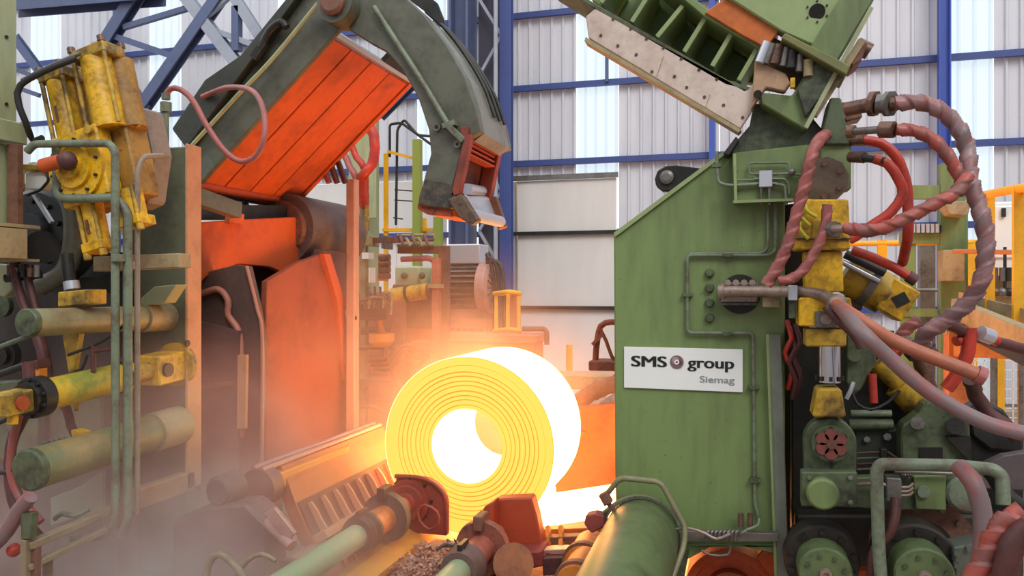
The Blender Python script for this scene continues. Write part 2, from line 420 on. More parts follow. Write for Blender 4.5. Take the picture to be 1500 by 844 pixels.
r = thing('guard_rail', 'yellow tube guard rail in front of the white cabinet', 'railing', pv(1480, 480, 8.6))
part('top_rail', MB().pipe([pv(1424,290,9.4), pv(1490,276,8.6), pv(1560,272,8.0)], .045), RAIL, r)
part('upright', MB().bar(pv(1493,275,8.6), pv(1493,475,8.6), .11, .06, (0,1,0)), RAIL, r)
part('upright', MB().bar(pv(1450,290,9.2), pv(1450,470,9.2), .08, .06, (0,1,0)), RAIL, r)
part('mid_rail', MB().pipe([pv(1398,368,9.9), pv(1500,370,8.6)], .025), mat('orange_brown_rail', '#b5703a', .5), r)
r = thing('back_rail', 'far yellow rail fence behind the red hoses', 'railing', pv(1400, 470, 12.2))
part('upright', MB().bar(pv(1422,352,12.2), pv(1422,720,12.2), .15, .06, (0,1,0)), RAIL, r)
part('upright', MB().bar(pv(1398,345,12.2), pv(1398,720,12.2), .15, .06, (0,1,0)), RAIL, r)
part('upright', MB().bar(pv(1292,352,12.2), pv(1292,400,12.2), .12, .06, (0,1,0)), RAIL, r)
part('top_rail', MB().pipe([pv(1244,357,12.2), pv(1425,355,12.2)], .04), RAIL, r)
part('upright', MB().bar(pv(1440,380,12.2), pv(1440,472,12.2), .11, .06, (0,1,0)), RAIL, r)
part('mid_rail', MB().pipe([pv(1340,425,12.2), pv(1445,425,12.2)], .03), GREY, r)
r = thing('mesh_fence', 'white mesh safety fence with yellow posts low on the right', 'fence', pv(1460, 640, 12.0))
part('post', MB().bar(pv(1464,520,12), pv(1464,707,12), .11, .06, (0,1,0)), RAIL, r)
part('post', MB().bar(pv(1498,520,12), pv(1498,710,12), .11, .06, (0,1,0)), RAIL, r)
mb = MB()
for i in range(9): mb.bar(pv(1400+i*14, 525, 12), pv(1400+i*14, 690, 12), .012, .012)
for i in range(12): mb.bar(pv(1395, 528+i*14, 12), pv(1520, 528+i*14, 12), .012, .012)
part('mesh_wires', mb, WHITE, r, stuff=True)
# walkway platform under the rail
p = thing('walkway_platform', 'tan steel walkway on beams under the yellow guard rail', 'platform', pv(1460, 520, 8.4))
part('edge_beam', MB().bar(pv(1400,452,9.6), pv(1530,510,7.2), .10, .22), TAN, p, .01)
part('edge_beam', MB().bar(pv(1398,476,9.5), pv(1530,540,7.2), .08, .10), DARK, p, .01)
part('kick_plate', MB().bar(pv(1405,440,9.8), pv(1530,474,8.2), .02, .18), TAN, p)
part('cross_beam', MB().bar(pv(1382,476,9.3), pv(1452,473,9.3), .14, .20), TAN, p, .01)
part('column', MB().bar(pv(1402,485,9.3), pv(1402,690,9.3), .22, .2, (0,1,0)), mat('orange_primer_steel', '#b06a35', .6, 0, '#7c4a2c', .5, 3), p, .01)
part('cross_beam', MB().bar(pv(1402,508,9.2), pv(1520,512,8.6), .14, .2), mat('orange_primer_beam', '#a8693a', .6, 0, '#6f4a2e', .5, 3), p, .01)
part('bracket', MB().bar(pv(1422,478,9.1), pv(1422,520,9.1), .2, .1, (0,1,0)), RUST, p)
mb = thing('valve_stand', 'small pale stand of gauges and valves behind the rail', 'valve stand', pv(1472, 450, 9.9))
part('panel', MB().box(pv(1452,404,9.9), pv(1498,446,9.95)), TAN, mb)
for i, px in enumerate((1458, 1468, 1478, 1490)):
    part('valve', MB().cyl(pv(px, 392, 9.8), pv(px, 412, 9.8), .03, n=8).sphere(pv(px, 428, 9.8), .05), (COPPER, GREY, DARK, COPPER)[i], mb)
for px in (1454, 1496): part('stand', MB().bar(pv(px,440,9.93), Vector((pv(px,440,9.93).x,9.93,0)), .04, .04, (0,1,0)), GREY, mb)
part('spindle', MB().cyl(pv(1472, 362, 9.8), pv(1472, 430, 9.8), .018, n=8), DARK, mb)
# ground level clutter between coil and green housing
s = solo('safety_bollard', MB().cyl(pv(834,505,13.5), pv(834,658,13.5), .055, n=12), RAIL, 'yellow bollard on the floor by the white door', 'bollard')
SWB = mat('red_rust_bracket', '#a9583e', .6, 0, '#74402f', .6, 5)
t = thing('swing_bracket', 'rust coloured hinged bracket with cables beside the green housing', 'bracket', pv(880, 542, 6.9))
part('shelf', MB().box(pv(862,529,6.8), pv(925,540,7.1)), SWB, t, .01)
part('arm', MB().tube([pv(872,530,6.95), pv(874,505,6.95), pv(880,478,6.95), pv(896,472,6.95), pv(920,474,6.95)], .028, 8), SWB, t)
part('cable', MB().tube([pv(878,480,6.9), pv(888,500,6.9), pv(896,522,6.9), pv(905,532,6.9)], .018, 6), SWB, t)
part('link', MB().bar(pv(884,488,6.9), pv(868,505,6.9), .035, .03), SWB, t)
s = solo('floor_curb', MB().box(pv(800,548,12.0), pv(925,566,12.6)), TAN, 'low tan curb on the floor behind the coil', 'curb', bevel=.02)
s = solo('guard_tube', MB().tube([pv(815,690,9.9), pv(862,645,9.9), pv(885,605,9.9), pv(915,585,9.9)], .13, 12), GREY, 'thick bent grey guard tube behind the hot strip', 'tube')
s = solo('ribbed_duct', MB().tube([pv(800,720,10.9), pv(835,640,10.9), pv(850,590,10.8), pv(875,572,10.8), pv(905,560,10.8)], .12, 12, wrap=.2, pitch=.08), RUST, 'ribbed brown duct low beside the green housing', 'duct')

# ------------------------------------------------------------------ middle background: drive motor, gearbox, pipes; coil light put into the pink and salmon colours
m = thing('drive_motor', 'large ribbed electric motor with pale terminal box beyond the coil', 'motor', pv(690, 480, 12.6))
a, b = pv(656, 422, 12.6), pv(704, 428, 12.6)
axm = (b-a).normalized(); axm = Vector((1,0,0))
part('stator', MB().cyl(a, a + axm*.62, .36, n=28), RUST, m)
mb = MB()
for i in range(26):
    an = 2*math.pi*i/26; d_ = Vector((0, math.cos(an), math.sin(an)))
    mb.obox(a + axm*.33 + d_*.38, axm*.27, d_*.045, d_.cross(axm)*.010)
part('cooling_fins', mb, GREY, last(m,'stator'), stuff=True)
part('end_bell', MB().lathe(a, -axm, [(-.02,.42),(.10,.42),(.22,.30),(.24,0)]), GREENP, m)
part('fan_cowl', MB().lathe(a+axm*.62, axm, [(0,.44),(.16,.44),(.2,.38),(.22,0)]), mat('pink_lit_cowl', '#b58a7e', .5, 0, '#8a6258', .5, 4), m)
mb = MB()
for i in range(18):
    d_ = Vector((0, math.cos(i*math.pi/9), math.sin(i*math.pi/9))); mb.bar(a+axm*.84+d_*.08, a+axm*.83+d_*.36, .015, .02)
part('cowl_grille', mb, RUST, last(m,'fan_cowl'), stuff=True)
part('terminal_box', MB().box(pv(652,358,12.4), pv(716,388,12.9)), SHEETM, m, .02)
part('foot', MB().box(a + Vector((0,-.4,-.62)), a + Vector((.7,.4,-.36))), RUST, m, .02)
mb = MB()
for i, px in enumerate((715, 722, 729)):
    part('cable', MB().tube([pv(712,372+i*6,12.3), pv(px,376+i*4,12.3), pv(px+7,400,12.3), pv(px+10,450,12.3), pv(px+8,500,12.3)], .035, 8), BLACK, m)
b_ = thing('motor_base', 'ribbed rust coloured steel base under the large motor', 'base', pv(680, 560, 12.2))
part('table', MB().box(pv(585,466,12.1), pv(742,478,13.2)), RUST, b_, .01)
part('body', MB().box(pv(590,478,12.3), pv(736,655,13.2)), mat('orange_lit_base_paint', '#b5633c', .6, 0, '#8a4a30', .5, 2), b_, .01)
for i in range(9): part('rib', MB().bar(pv(650+i*9.5,480,12.2), pv(655+i*10,540,12.2), .05, .14, (0,1,0)), RUST, b_)
g = thing('gearbox', 'pale green gearbox housing in front of the large motor', 'gearbox', pv(605, 470, 12.0))
part('housing', MB().box(pv(578,390,12.0), pv(634,420,12.6)), mat('mint_green_paint', '#9fb08c', .5, 0, '#7b7a5f', .3, 3), g, .03)
part('cover', MB().ppx([(574,416),(640,416),(640,466),(574,466)], 12.05, 12.6), RUST, g, .03)
for px in (592, 618): part('lug', MB().sphere(pv(px,404,11.97), .06, 10, 6), GREEND, g)
part('oil_pan', MB().ringplate(pv(603,442,12.04), (0,-1,0), .0, .17, .03), RUST, g)
d = thing('drive_cylinder', 'short yellow hydraulic cylinder lying below the pale green gearbox', 'cylinder', pv(600, 445, 11.8))
ca, cb = pv(574,434,11.8), pv(628,426,11.8)
part('barrel', MB().cyl(ca, cb, .13), YELLOW, d)
part('clamp', MB().lathe(ca.lerp(cb,.4), cb-ca, [(0,.13),(0,.145),(.05,.145),(.05,.13)]), DARK, d)
part('rod', MB().cyl(pv(528,437,11.8), ca, .085), RUST, d)
part('end_cap', MB().cyl(cb, cb+Vector((.08,0,0)), .14), RUST, d)
q = thing('pipe_portal', 'rust brown square pipe portal standing before the motor', 'frame', pv(645, 600, 11.4))
part('post', MB().bar(pv(651,364,11.4), pv(651,700,11.4), .14, .14, (0,1,0)), RUST, q)
part('post', MB().bar(pv(640,378,11.3), pv(640,702,11.3), .12, .12, (0,1,0)), mat('salmon_lit_steel', '#b8715a', .6, 0, '#7d4c3c', .5, 3), q)
part('lintel', MB().bar(pv(584,366,11.4), pv(658,366,11.4), .12, .09, (0,1,0)), RUST, q)
part('pipe', MB().pipe([pv(588,380,11.3), pv(630,378,11.3), pv(640,386,11.3), pv(640,410,11.3)], .045), HOSEP, q)
part('clamp', MB().box(pv(626,416,11.2), pv(650,422,11.3)), TAN, q)
for i, (px, y0, y1, v, w, mm, lab) in enumerate([
    (611.5, 205, 655, 13.2, .14, 'o', 'olive green upright pole under the curved arm'),
    (642, 318, 650, 13.3, .14, 'o', 'short olive green pole right of the curved arm head'),
]):
    solo('upright_pole', MB().bar(pv(px,y0,v), pv(px,y1,v), w, w, (0,1,0)), mat('olive_pole_paint', '#84903a', .5), lab, 'pole')
r = thing('stair_rail', 'small yellow guard rail beyond the orange guide with dark bent rods', 'railing', pv(590, 345, 13.4))
part('upright', MB().bar(pv(565.5,225,13.4), pv(565.5,672,13.4), .075, .06, (0,1,0)), RAIL, r)
part('upright', MB().bar(pv(622,320,13.4), pv(622,345,13.4), .06, .06, (0,1,0)), RAIL, r)
part('bottom_rail', MB().bar(pv(562,337,13.4), pv(636,337,13.4), .06, .12, (0,1,0)), RAIL, r)
part('top_rail', MB().bar(pv(568,222,13.4), pv(606,232,13.4), .05, .05, (0,1,0)), RAIL, r)
part('bent_rod', MB().pipe([pv(571,230,13.5), pv(571,182,13.5), pv(588,180,13.5), pv(632,212,13.5)], .025), DARK, r)
part('bent_rod', MB().pipe([pv(580,330,13.5), pv(582,190,13.5), pv(592,175,13.5), pv(612,198,13.5), pv(634,200,13.5)], .025), DARK, r)
for y, x0, x1 in ((278,578,606),(293,578,606),(319,576,590)):
    part('thin_wire', MB().cyl(pv(x0,y,13.5), pv(x1,y+2,13.5), .012, n=6), DARK, r)
s = thing('switch_cabinet', 'tall beige green cabinet behind the red hose bundle', 'cabinet', pv(540, 300, 13.0))
part('body', MB().box(pv(510,146,13.0), pv(556,655,13.6)), GREENP, s, .02)
part('door', MB().box(pv(514,170,12.96), pv(552,320,13.0)), GREENP, s, .01)
for i, (pts, r_, m_, lab) in enumerate([
    ([(512,176),(528,172),(543,188),(549,212),(545,240),(530,262),(533,300,11.1)], .075, HOSER, 'thick bright red hose looping behind the orange guide'),
    ([(498,200),(512,208),(522,230),(534,250),(536,300,11.1)], .05, HOSER, 'second red hose lower behind the orange guide edge'),
    ([(488,212),(502,222),(512,244),(522,262),(530,300,11.1)], .05, HOSEP, 'dusty pink hose beside the red loop behind the guide')]):
    solo('hydraulic_hose', MB().tube([pv(p[0],p[1],p[2] if len(p) > 2 else 10.4) for p in pts], r_, 10, wrap=.15, pitch=.2), m_, lab, 'hose')
n = thing('valve_rack', 'crowded rack of valves and pipes right of the pink post', 'valve rack', pv(550, 520, 11.0))
part('frame', MB().bar(pv(533,270,11.2), pv(533,700,11.2), .10, .1, (0,1,0)), TAN, n)
part('frame', MB().bar(pv(528,352,11.2), pv(585,352,11.2), .08, .1, (0,1,0)), RUST, n)
part('block', MB().box(pv(534,345,11.0), pv(556,362,11.4)), TAN, n, .01)
part('block', MB().box(pv(558,344,11.0), pv(576,366,11.4)), GREY, n, .01)
part('gauge', MB().box(pv(534,300,11.0), pv(541,338,11.1)), YELLOWD, n)
part('orange_valve', MB().bar(pv(563,372,10.9), pv(561,412,10.9), .14, .12, (0,1,0)), mat('valve_orange', '#dc7a22', .5), n, .01)
for i in range(4): part('valve_ring', MB().cyl(pv(556,378+i*9,10.85), pv(571,377+i*9,10.85), .05, n=10), COPPER, n)
part('white_box', MB().box(pv(530,370,11.1), pv(548,380,11.3)), WHITE, n)
part('white_box', MB().box(pv(540,392,11.1), pv(550,414,11.3)), WHITE, n)
part('manifold', MB().box(pv(526,446,11.0), pv(566,468,11.4)), HOSED, n, .01)
for i in range(6): part('pipe', MB().pipe([pv(526+i*7,452,10.9), pv(528+i*7,440-i*2,10.9), pv(545+i*6,438-i*2,10.9), pv(572,436+i*5,10.9)], .022), (RUST, COPPER, TAN)[i%3], n)
part('shelf', MB().box(pv(528,480,11.0), pv(573,488,11.6)), RUST, n)
part('bowl', MB().lathe(pv(560,500,10.9), (0,0,1), [(-.1,.02),(-.08,.14),(0,.2),(.12,.2)]), mat('orange_bowl', '#e08a3a', .5), n)
part('stack', MB().pipe([pv(556,470,10.9), pv(560,488,10.9), pv(566,500,10.9), pv(568,540,10.9)], .05), ORANGE, n)
part('shelf', MB().box(pv(524,556,10.9), pv(590,562,11.4)), RUST, n)
part('cross_pipe', MB().pipe([pv(524,510,10.9), pv(560,508,10.9), pv(640,514,10.9)], .04), RUST, n)
part('tank', MB().box(pv(546,562,10.8), pv(592,584,11.2)), RUST, n, .01)
for i in range(3): part('hose', MB().tube([pv(540+i*4,528+i*6,10.7), pv(570,524+i*8,10.7), pv(590,505+i*10,10.7), pv(612,512+i*12,10.7), pv(628,520,10.7)], .035, 8), HOSED, n)
part('hose', MB().tube([pv(566,510,10.7), pv(576,545,10.7), pv(588,570,10.7)], .035, 8), RUST, n)
part('back_panel', MB().box(pv(526,440,11.7), pv(596,690,11.75)), mat('salmon_back_panel', '#a8604c', .6, 0, '#7a4436', .6, 2), n)
for i in range(5): part('pipe', MB().pipe([pv(586+i*9,300+i%2*6+44,11.2), pv(588+i*9,352,11.1), pv(592+i*9,360,11.1)], .025), (RUST, TAN, COPPER, TAN, RUST)[i], n)
for i, yy in enumerate((345, 352, 360)): part('pipe', MB().cyl(pv(582,yy,11.3), pv(636,yy-1,11.3), .022, n=8), (TAN, RUST, GREENPI)[i], n)
for i in range(4): part('pipe', MB().cyl(pv(533+i*8,420,11.2), pv(534+i*8,446,11.2), .02, n=8), (RUST, MAUVE, RUST, COPPER)[i], n)
part('cross_pipe', MB().pipe([pv(524,596,10.9), pv(548,594,10.9), pv(560,604,10.9), pv(575,604,10.9)], .035), RUST, n)
y = thing('basket_guard', 'small orange yellow guard basket above the hot coil', 'guard', pv(744, 488, 12.0))
for px in (727, 744, 760): part('upright', MB().bar(pv(px,428,12), pv(px,486,12), .05, .04, (0,1,0)), RAIL, y)
for yy in (430, 485): part('ring', MB().pipe([pv(724,yy,12), pv(745,yy-3,11.8), pv(764,yy,12), pv(748,yy+2,12.5), pv(724,yy,12)], .035), RAIL, y)
part('back_plate', MB().box(pv(726,430,12.4), pv(760,486,12.45)), mat('salmon_lit_plate', '#c9784f', .6), y)
w = thing('machine_plinth', 'broad salmon lit steel plinth directly behind the hot coil', 'plinth', pv(700, 640, 11.2))
part('deck', MB().box(pv(640,488,11.6), pv(800,500,12.2)), mat('salmon_lit_deck', '#bd6e55', .6, 0, '#94503f', .4, 2), w, .02)
part('body', MB().box(pv(600,500,11.7), pv(796,660,12.2)), mat('salmon_lit_body', '#b0644c', .6, 0, '#8a4a3a', .4, 2), w, .02)
part('rail', MB().pipe([pv(765,482,11.9), pv(797,482,11.9), pv(801,486,11.9), pv(801,505,11.9)], .04), RUST, w)

ap = thing('apron_plate', 'orange lit steel apron plate standing behind the hot strip tail', 'plate', pv(850, 740, 9.75))
part('plate', MB().ppx([(770,640),(800,612),(846,596),(905,590),(930,590),(930,735),(770,735)], 9.7, 9.8), mat('amber_glow_plate', '#a85426', .6, 0, '#74381f', .7, 2), ap, .01)  # added plate, the strip's glow put into its amber colour
part('rib', MB().ppx([(800,690),(852,632),(858,634),(808,692)], 9.64, 9.7), mat('amber_glow_rib', '#a8562c', .6), ap)
part('foot', MB().ppx([(770,700),(930,700),(930,760),(770,760)], 9.75, 9.95), RUST, ap, .01)
# the other sides of the shed
struct('wall_front', MB().box((-32, -12.2, 0), (16, -12, 14.5)), CLAD)
struct('wall_left', MB().box((-32.2, -12, 0), (-32, 20, 14.5)), CLAD)
struct('wall_right', MB().box((16, -12, 0), (16.2, 20, 14.5)), CLAD)
# ================================================================== THE HOT COIL
CC = Vector((-2.68, 7.65, 1.17)); CR, CB, CW = .921, .385, 1.40
coil = thing('steel_coil', 'glowing hot rolled steel coil with yellow wrapped end and white hot side', 'coil', (CC.x, CC.y + CW/2, .25))
part('outer_wrap', MB().lathe(CC, (0,1,0), [(.012, CR), (CW, CR)], 96), HOTS, coil, label='white hot outer side of the coil')
part('far_end', MB().lathe(CC, (0,1,0), [(CW, CR), (CW, CB)], 64), HOTF, coil)
part('bore', MB().lathe(CC, (0,1,0), [(.0, CB), (CW, CB)], 64), HOTB, coil)
mb = MB(); r_ = CB; k = 0
random.seed(3)
rings = []
while r_ < CR - .01:                     # wraps seen on edge: some proud, some set back
    if r_ < .74: w = random.uniform(.03, .048); g_ = random.uniform(.008, .014)
    else: w = random.uniform(.05, .08); g_ = .006
    r2 = min(CR, r_ + w); off = random.uniform(-.008, .006)
    mb.lathe(CC, (0,1,0), [(.03, r_), (off, r_), (off, r2), (.03, r2)], 96, False)
    rings.append((r2, min(CR, r2+g_))); r_ = r2 + g_
part('wound_edge', mb, HOTF, coil, label='yellow hot end face of wound strip')
mb = MB()
for a, b in rings: mb.lathe(CC + Vector((0,.010,0)), (0,1,0), [(0, a), (0, b)], 96)
part('wrap_gaps', mb, HOTL, coil, stuff=True)
# strip running off the bottom of the coil under the green housing
pts = []
for k in range(9):
    a = math.radians(-82 + k*4.2); pts.append((CC.x + CR*math.cos(a) + .002, CC.z + CR*math.sin(a) - .004))
pts += [(-2.05, .385), (-1.84, .43), (-1.5, .505), (-1.2, .57), (-.2, .74), (1.2, .92)]
mb = MB(); n = len(pts)
mb.add([(u, CC.y+.01, z) for u, z in pts] + [(u, CC.y+CW, z) for u, z in pts] + [(u, CC.y+.01, z-.02) for u, z in pts] + [(u, CC.y+CW, z-.02) for u, z in pts],
       [(i, i+1, n+i+1, n+i) for i in range(n-1)] + [(2*n+i, 3*n+i, 3*n+i+1, 2*n+i+1) for i in range(n-1)] + [(i, 2*n+i, 2*n+i+1, i+1) for i in range(n-1)])
part('strip_tail', mb, HOTS, coil, label='white hot strip tail running to the roller table')

# ================================================================== LEFT MACHINE
pl = thing('steel_pillar', 'pale green box pillar with stepped base at the edge beside the yellow cylinder', 'pillar', pv(0, 560, 4.7))
part('shaft', MB().ppx([(-40,-60),(25,-60),(25,180),(-40,180)], 5.0, 4.7), GREENP, pl, .008)
part('collar', MB().ppx([(-40,178),(40,182),(41,213),(-40,213)], 5.05, 4.62), GREENP, pl, .008)
part('lower_leg', MB().ppx([(-40,213),(14,213),(14,332),(-40,332)], 4.95, 4.7), GREENP, pl, .008)
part('stay', MB().ppx([(18,213),(34,213),(34,332),(18,332)], 4.95, 4.9), RUST, pl)
bu = pv(25,50,5.0).x
for yy in (56, 154): part('bolt', MB().cyl(Vector((bu-.01, 4.9, pv(25,yy,4.95).z)), Vector((bu+.012, 4.9, pv(25,yy,4.95).z)), .014, n=8), DARK, pl)
b = thing('bracket_beam', 'tan flanged beam end carrying the pale green pillar', 'beam', pv(20, 390, 4.6))
part('web', MB().ppx([(-40,336),(40,336),(40,379),(-40,379)], 4.9, 4.6), TAN, b)
part('top_flange', MB().ppx([(-40,330),(59,331),(59,336),(-40,336)], 5.05, 4.5), TAN, b)
part('bottom_flange', MB().ppx([(-40,379),(58,380),(58,384),(-40,384)], 5.05, 4.5), TAN, b)

# main frame of the coiler
cf = thing('coiler_frame', 'tall green coiler side frame with an orange lit post edge', 'machine frame', (-5.3, 6.1, 0))
U0 = -4.76
postm = mat('salmon_lit_edge_paint', '#c08a66', .5, 0, '#9c6a4c', .4, 4)  # coil's orange light put into the edge colour
ztop = pu(285, 216, U0).z; zleg = pu(285, 690, U0).z
part('front_plate', MB().prism([(-5.45,.2),(U0-.02,.2),(U0-.02,ztop),(-5.2,ztop),(-5.45,ztop-.3)], 6.02, 6.16), mat('green_plate_paint', '#666a54', .5, 0, '#4a483a', .5, 2.5), cf, .01)
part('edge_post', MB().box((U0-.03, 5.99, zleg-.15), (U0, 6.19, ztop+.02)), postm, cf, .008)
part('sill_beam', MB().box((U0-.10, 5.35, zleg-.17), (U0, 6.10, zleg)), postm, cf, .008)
part('bolt_hole', MB().cyl(pu(275,503,U0)+Vector((-.01,0,0)), pu(275,503,U0)+Vector((.004,0,0)), .03, n=12), DARKER, cf)
part('cross_rail', MB().ppx([(136,376),(262,371),(262,392),(136,398)], 5.35, 5.5), TAN, cf, .006)
part('back_wall', MB().prism([(-7.5,.0),(-5.50,.0),(-5.50,3.15),(-7.5,3.15)], 6.35, 8.7), DARK, cf)
part('side_block', MB().prism([(-8,.0),(-5.45,.0),(-5.45,2.9),(-8,2.9)], 6.0, 6.3), mat('dark_green_brown', '#3f4036', .6, 0, '#4f3d34', .6, 2), cf)
part('far_post', MB().box((U0-.12, 9.2, .2), (U0, 9.34, pu(520,262,U0).z)), mat('pink_steel_post', '#bb8f7c', .55, 0, '#9b6c58', .4, 3), cf, .01)
part('bolt_hole', MB().cyl(pu(521,466,U0)+Vector((-.01,0,0)), pu(521,466,U0)+Vector((.004,0,0)), .03, n=10), DARKER, cf)
part('top_tie', MB().bar((-5.1, 6.1, 3.75), (-5.1, 7.2, 3.62), .12, .16), GREENO, cf)
part('guide_shoe', MB().ppx([(206,437),(226,420),(258,417),(240,444),(206,449)], 5.7, 5.85), GREENP, cf, .005)

# tilting guide: liner on its underside, coil glow put into its orange
A, B = Vector((-5.62, 3.90)), Vector((-3.86, 5.47)); d = (B-A).normalized(); nrm = Vector((-d.y, d.x))
G = thing('tilting_guide', 'raised orange lined steel guide sloping up from the coiler', 'guide', (-5.4, 8.2, 3.9))
def gpt(s_, t_): p = A + (B-A)*s_ + nrm*t_; return (p.x, p.y)
vw = [7.22, 7.64, 8.12, 8.60, 9.12]
for i in range(4):
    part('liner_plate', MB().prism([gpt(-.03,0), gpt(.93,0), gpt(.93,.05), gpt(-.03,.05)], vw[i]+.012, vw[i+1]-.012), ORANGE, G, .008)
part('backing_plate', MB().prism([gpt(-.05,.05), gpt(.93,.05), gpt(.93,.14), gpt(-.05,.14)], 7.20, 9.14), mat('orange_backing', '#8a3a1c', .6), G)
part('near_flange', MB().ppx([(252,190),(300,120),(352,84),(420,0),(450,-40),(540,-40),(503,36),(292,270),(276,222)], 7.13, 7.20), GREENO, G, .01)
part('flange_lip', MB().ppx([(252,188),(300,117),(352,81),(420,-3),(450,-43),(462,-43),(372,82),(275,214)], 7.02, 7.13), mat('black_green_lip', '#3b3c33', .5, 0, '#26261f', .5, 3), G, .006)
part('flange_rail', MB().tube([pv(282,212,6.98), pv(345,143,6.98), pv(400,85,6.98), pv(466,5,6.98)], .022, 8), GREENP, G)
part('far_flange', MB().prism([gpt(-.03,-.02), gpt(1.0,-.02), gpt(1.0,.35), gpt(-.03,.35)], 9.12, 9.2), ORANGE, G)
part('nose_bar', MB().cyl((A.x+.02, 7.2, A.y+.02), (A.x+.02, 9.14, A.y+.02), .05, n=12), mat('rust_orange_bar', '#b04a24', .5), G)
part('cross_bar', MB().box((B.x-.02, 7.22, B.y+.06), (B.x+.10, 9.12, B.y+.16)), SHEETM, G, .01)
part('cross_bar', MB().box((B.x+.08, 7.22, B.y+.22), (B.x+.2, 9.12, B.y+.34)), DARK, G, .01)
hb = pv(489, 4, 6.95)
part('end_bar', MB().prism([gpt(.945,-.02), gpt(.965,-.02), gpt(.965,.05), gpt(.945,.05)], 7.22, 9.12), SHEETM, G, .004)
part('end_panel', MB().prism([gpt(.965,-.01), gpt(1.02,-.01), gpt(1.02,.05), gpt(.965,.05)], 8.3, 9.12), DARK, G, .004)
part('hub', MB().cyl(hb, hb+Vector((0,.3,0)), .19, n=28), GREENO, G, .01)
part('hub_pin', MB().lathe(hb, (0,-1,0), [(-.02,.13),(.05,.13),(.07,.10),(.07,0)], 20), RUST, last(G,'hub'))
part('top_pipe', MB().tube([pv(382,70,7.0), pv(395,45,7.0), pv(412,32,7.0), pv(420,40,7.0)], .04, 8), DARK, G)
part('top_fitting', MB().bar(pv(372,86,7.0), pv(388,62,7.0), .08, .06, (0,1,0)), DARKER, G)

# curved arm
ARM = thing('curved_arm', 'big curved olive green deflector arm reaching down from the top of the guide', 'arm', pv(560, 40, 7.2))
front = [(498,-45),(560,-45),(590,-8),(622,22),(655,66),(681,112),(697,158),(703,192),(680,206),(664,270),(655,302),(636,300),(613,296),(622,258),(631,225),(628,190),(612,142),(588,100),(566,76),(540,62),(512,44)]
part('side_plate', MB().ppx(front, 7.15, 7.28), GREENO, ARM, .012, label='broad front side plate of the arm')
inner = [(590,-8),(622,22),(655,66),(681,112),(697,158),(703,192)]
uz = [(p.x, p.z) for p in (pv(a,b,7.15) for a,b in inner)]
uz2 = [(u-.10, z-.07) for u, z in uz]
part('outer_skin', MB().prism(uz + uz2[::-1], 7.28, 8.15), mat('pale_olive_skin', '#8a8a80', .33, .3, '#5a594c', .5, 2), ARM)  # paler, shinier olive than the side plate
uzb = [(u-.45, z-.12) for u, z in uz]
part('far_plate', MB().prism(uz + uzb[::-1], 8.15, 8.25), GREENO, ARM)
for k, vv in enumerate((7.7, 7.88, 8.06)):
    part('grease_pipe', MB().tube([(u+.02, vv, z+.02) for u, z in uz[:-1]], .02, 8), DARK, ARM)
part('stay_rod', MB().tube([pv(548,10,7.1), pv(580,60,7.1), pv(620,122,7.1), pv(662,192,7.1)], .03, 8), GREENPI, ARM)
part('rod_clevis', MB().bar(pv(656,184,7.08), pv(680,207,7.08), .06, .07, (0,1,0)), GREENPI, ARM, .005)
part('rod_collar', MB().bar(pv(650,186,7.1), pv(668,180,7.1), .05, .09, (0,1,0)), GREENPI, last(ARM,'stay_rod'))
part('cap_bracket', MB().ppx([(596,-30),(640,4),(652,34),(640,30),(600,0)], 7.3, 7.34), DARK, ARM)
part('lifting_eye', MB().ringplate(pv(641,187,7.13), (0,-1,0), .02, .04, .03, 12), GREENO, last(ARM,'side_plate'))
part('lifting_eye', MB().ringplate(pv(671,212,7.13), (0,-1,0), .015, .035, .03, 12), GREENPI, last(ARM,'side_plate'))
# head with the open box and rollers
hm = mat('rust_red_frame', '#8d4030', .55, 0, '#5e2c24', .5, 5)
part('head_side', MB().ppx([(680,200),(690,196),(672,285),(660,288)], 7.05, 7.16), hm, ARM, .006)
o1 = [(p.x, p.z) for p in (pv(684,196,7.15), pv(664,290,7.15))]
part('head_top', MB().prism([(o1[0][0]-.05, o1[0][1]-.05), (o1[0][0]+.03, o1[0][1]-.05), (o1[0][0]+.03, o1[0][1]+.06), (o1[0][0]-.05, o1[0][1]+.06)], 7.1, 8.22), hm, ARM, .006)
part('head_far_side', MB().prism([(o1[0][0]-.12, o1[0][1]), (o1[0][0]+.03, o1[0][1]), (o1[1][0]+.03, o1[1][1]-.05), (o1[1][0]-.12, o1[1][1]-.05)], 8.12, 8.24), hm, ARM, .006)
part('head_back', MB().prism([(o1[0][0]-.2, o1[0][1]), (o1[0][0]-.13, o1[0][1]), (o1[1][0]-.13, o1[1][1]-.05), (o1[1][0]-.2, o1[1][1]-.05)], 7.2, 8.2), mat('dark_rust_plate', '#4f2a24', .6, 0, '#6d3428', .6, 5), ARM)
for k in range(3):
    zc = o1[0][1] - .07 - .05*k
    part('louvre', MB().box((o1[0][0]-.13, 7.25, zc-.008), (o1[0][0]-.02, 8.12, zc+.008)), mat('orange_louvre', '#a84a2c', .5), ARM)
part('scorched_lip', MB().ppx([(611,298),(634,300),(662,306),(664,318),(625,314),(611,306)], 7.1, 7.9), mat('orange_scorched_lip', '#b4502a', .6, 0, '#4d3a30', .8, 8), ARM, .01)
part('scorched_tip', MB().ppx([(622,262),(660,268),(668,290),(660,306),(640,304),(612,300),(614,286)], 7.05, 7.15), mat('scorched_black', '#3a3630', .7, 0, '#5e554a', .9, 9, .2), ARM, .01)
part('tip_clamp', MB().ppx([(655,292),(676,284),(686,300),(700,322),(690,330),(672,318)], 7.0, 7.12), mat('burnt_clamp', '#6b5242', .6, 0, '#3b2d26', .8, 9, .1), ARM, .01)
ra, rb = pv(684,277,7.15), pv(706,280,8.05)
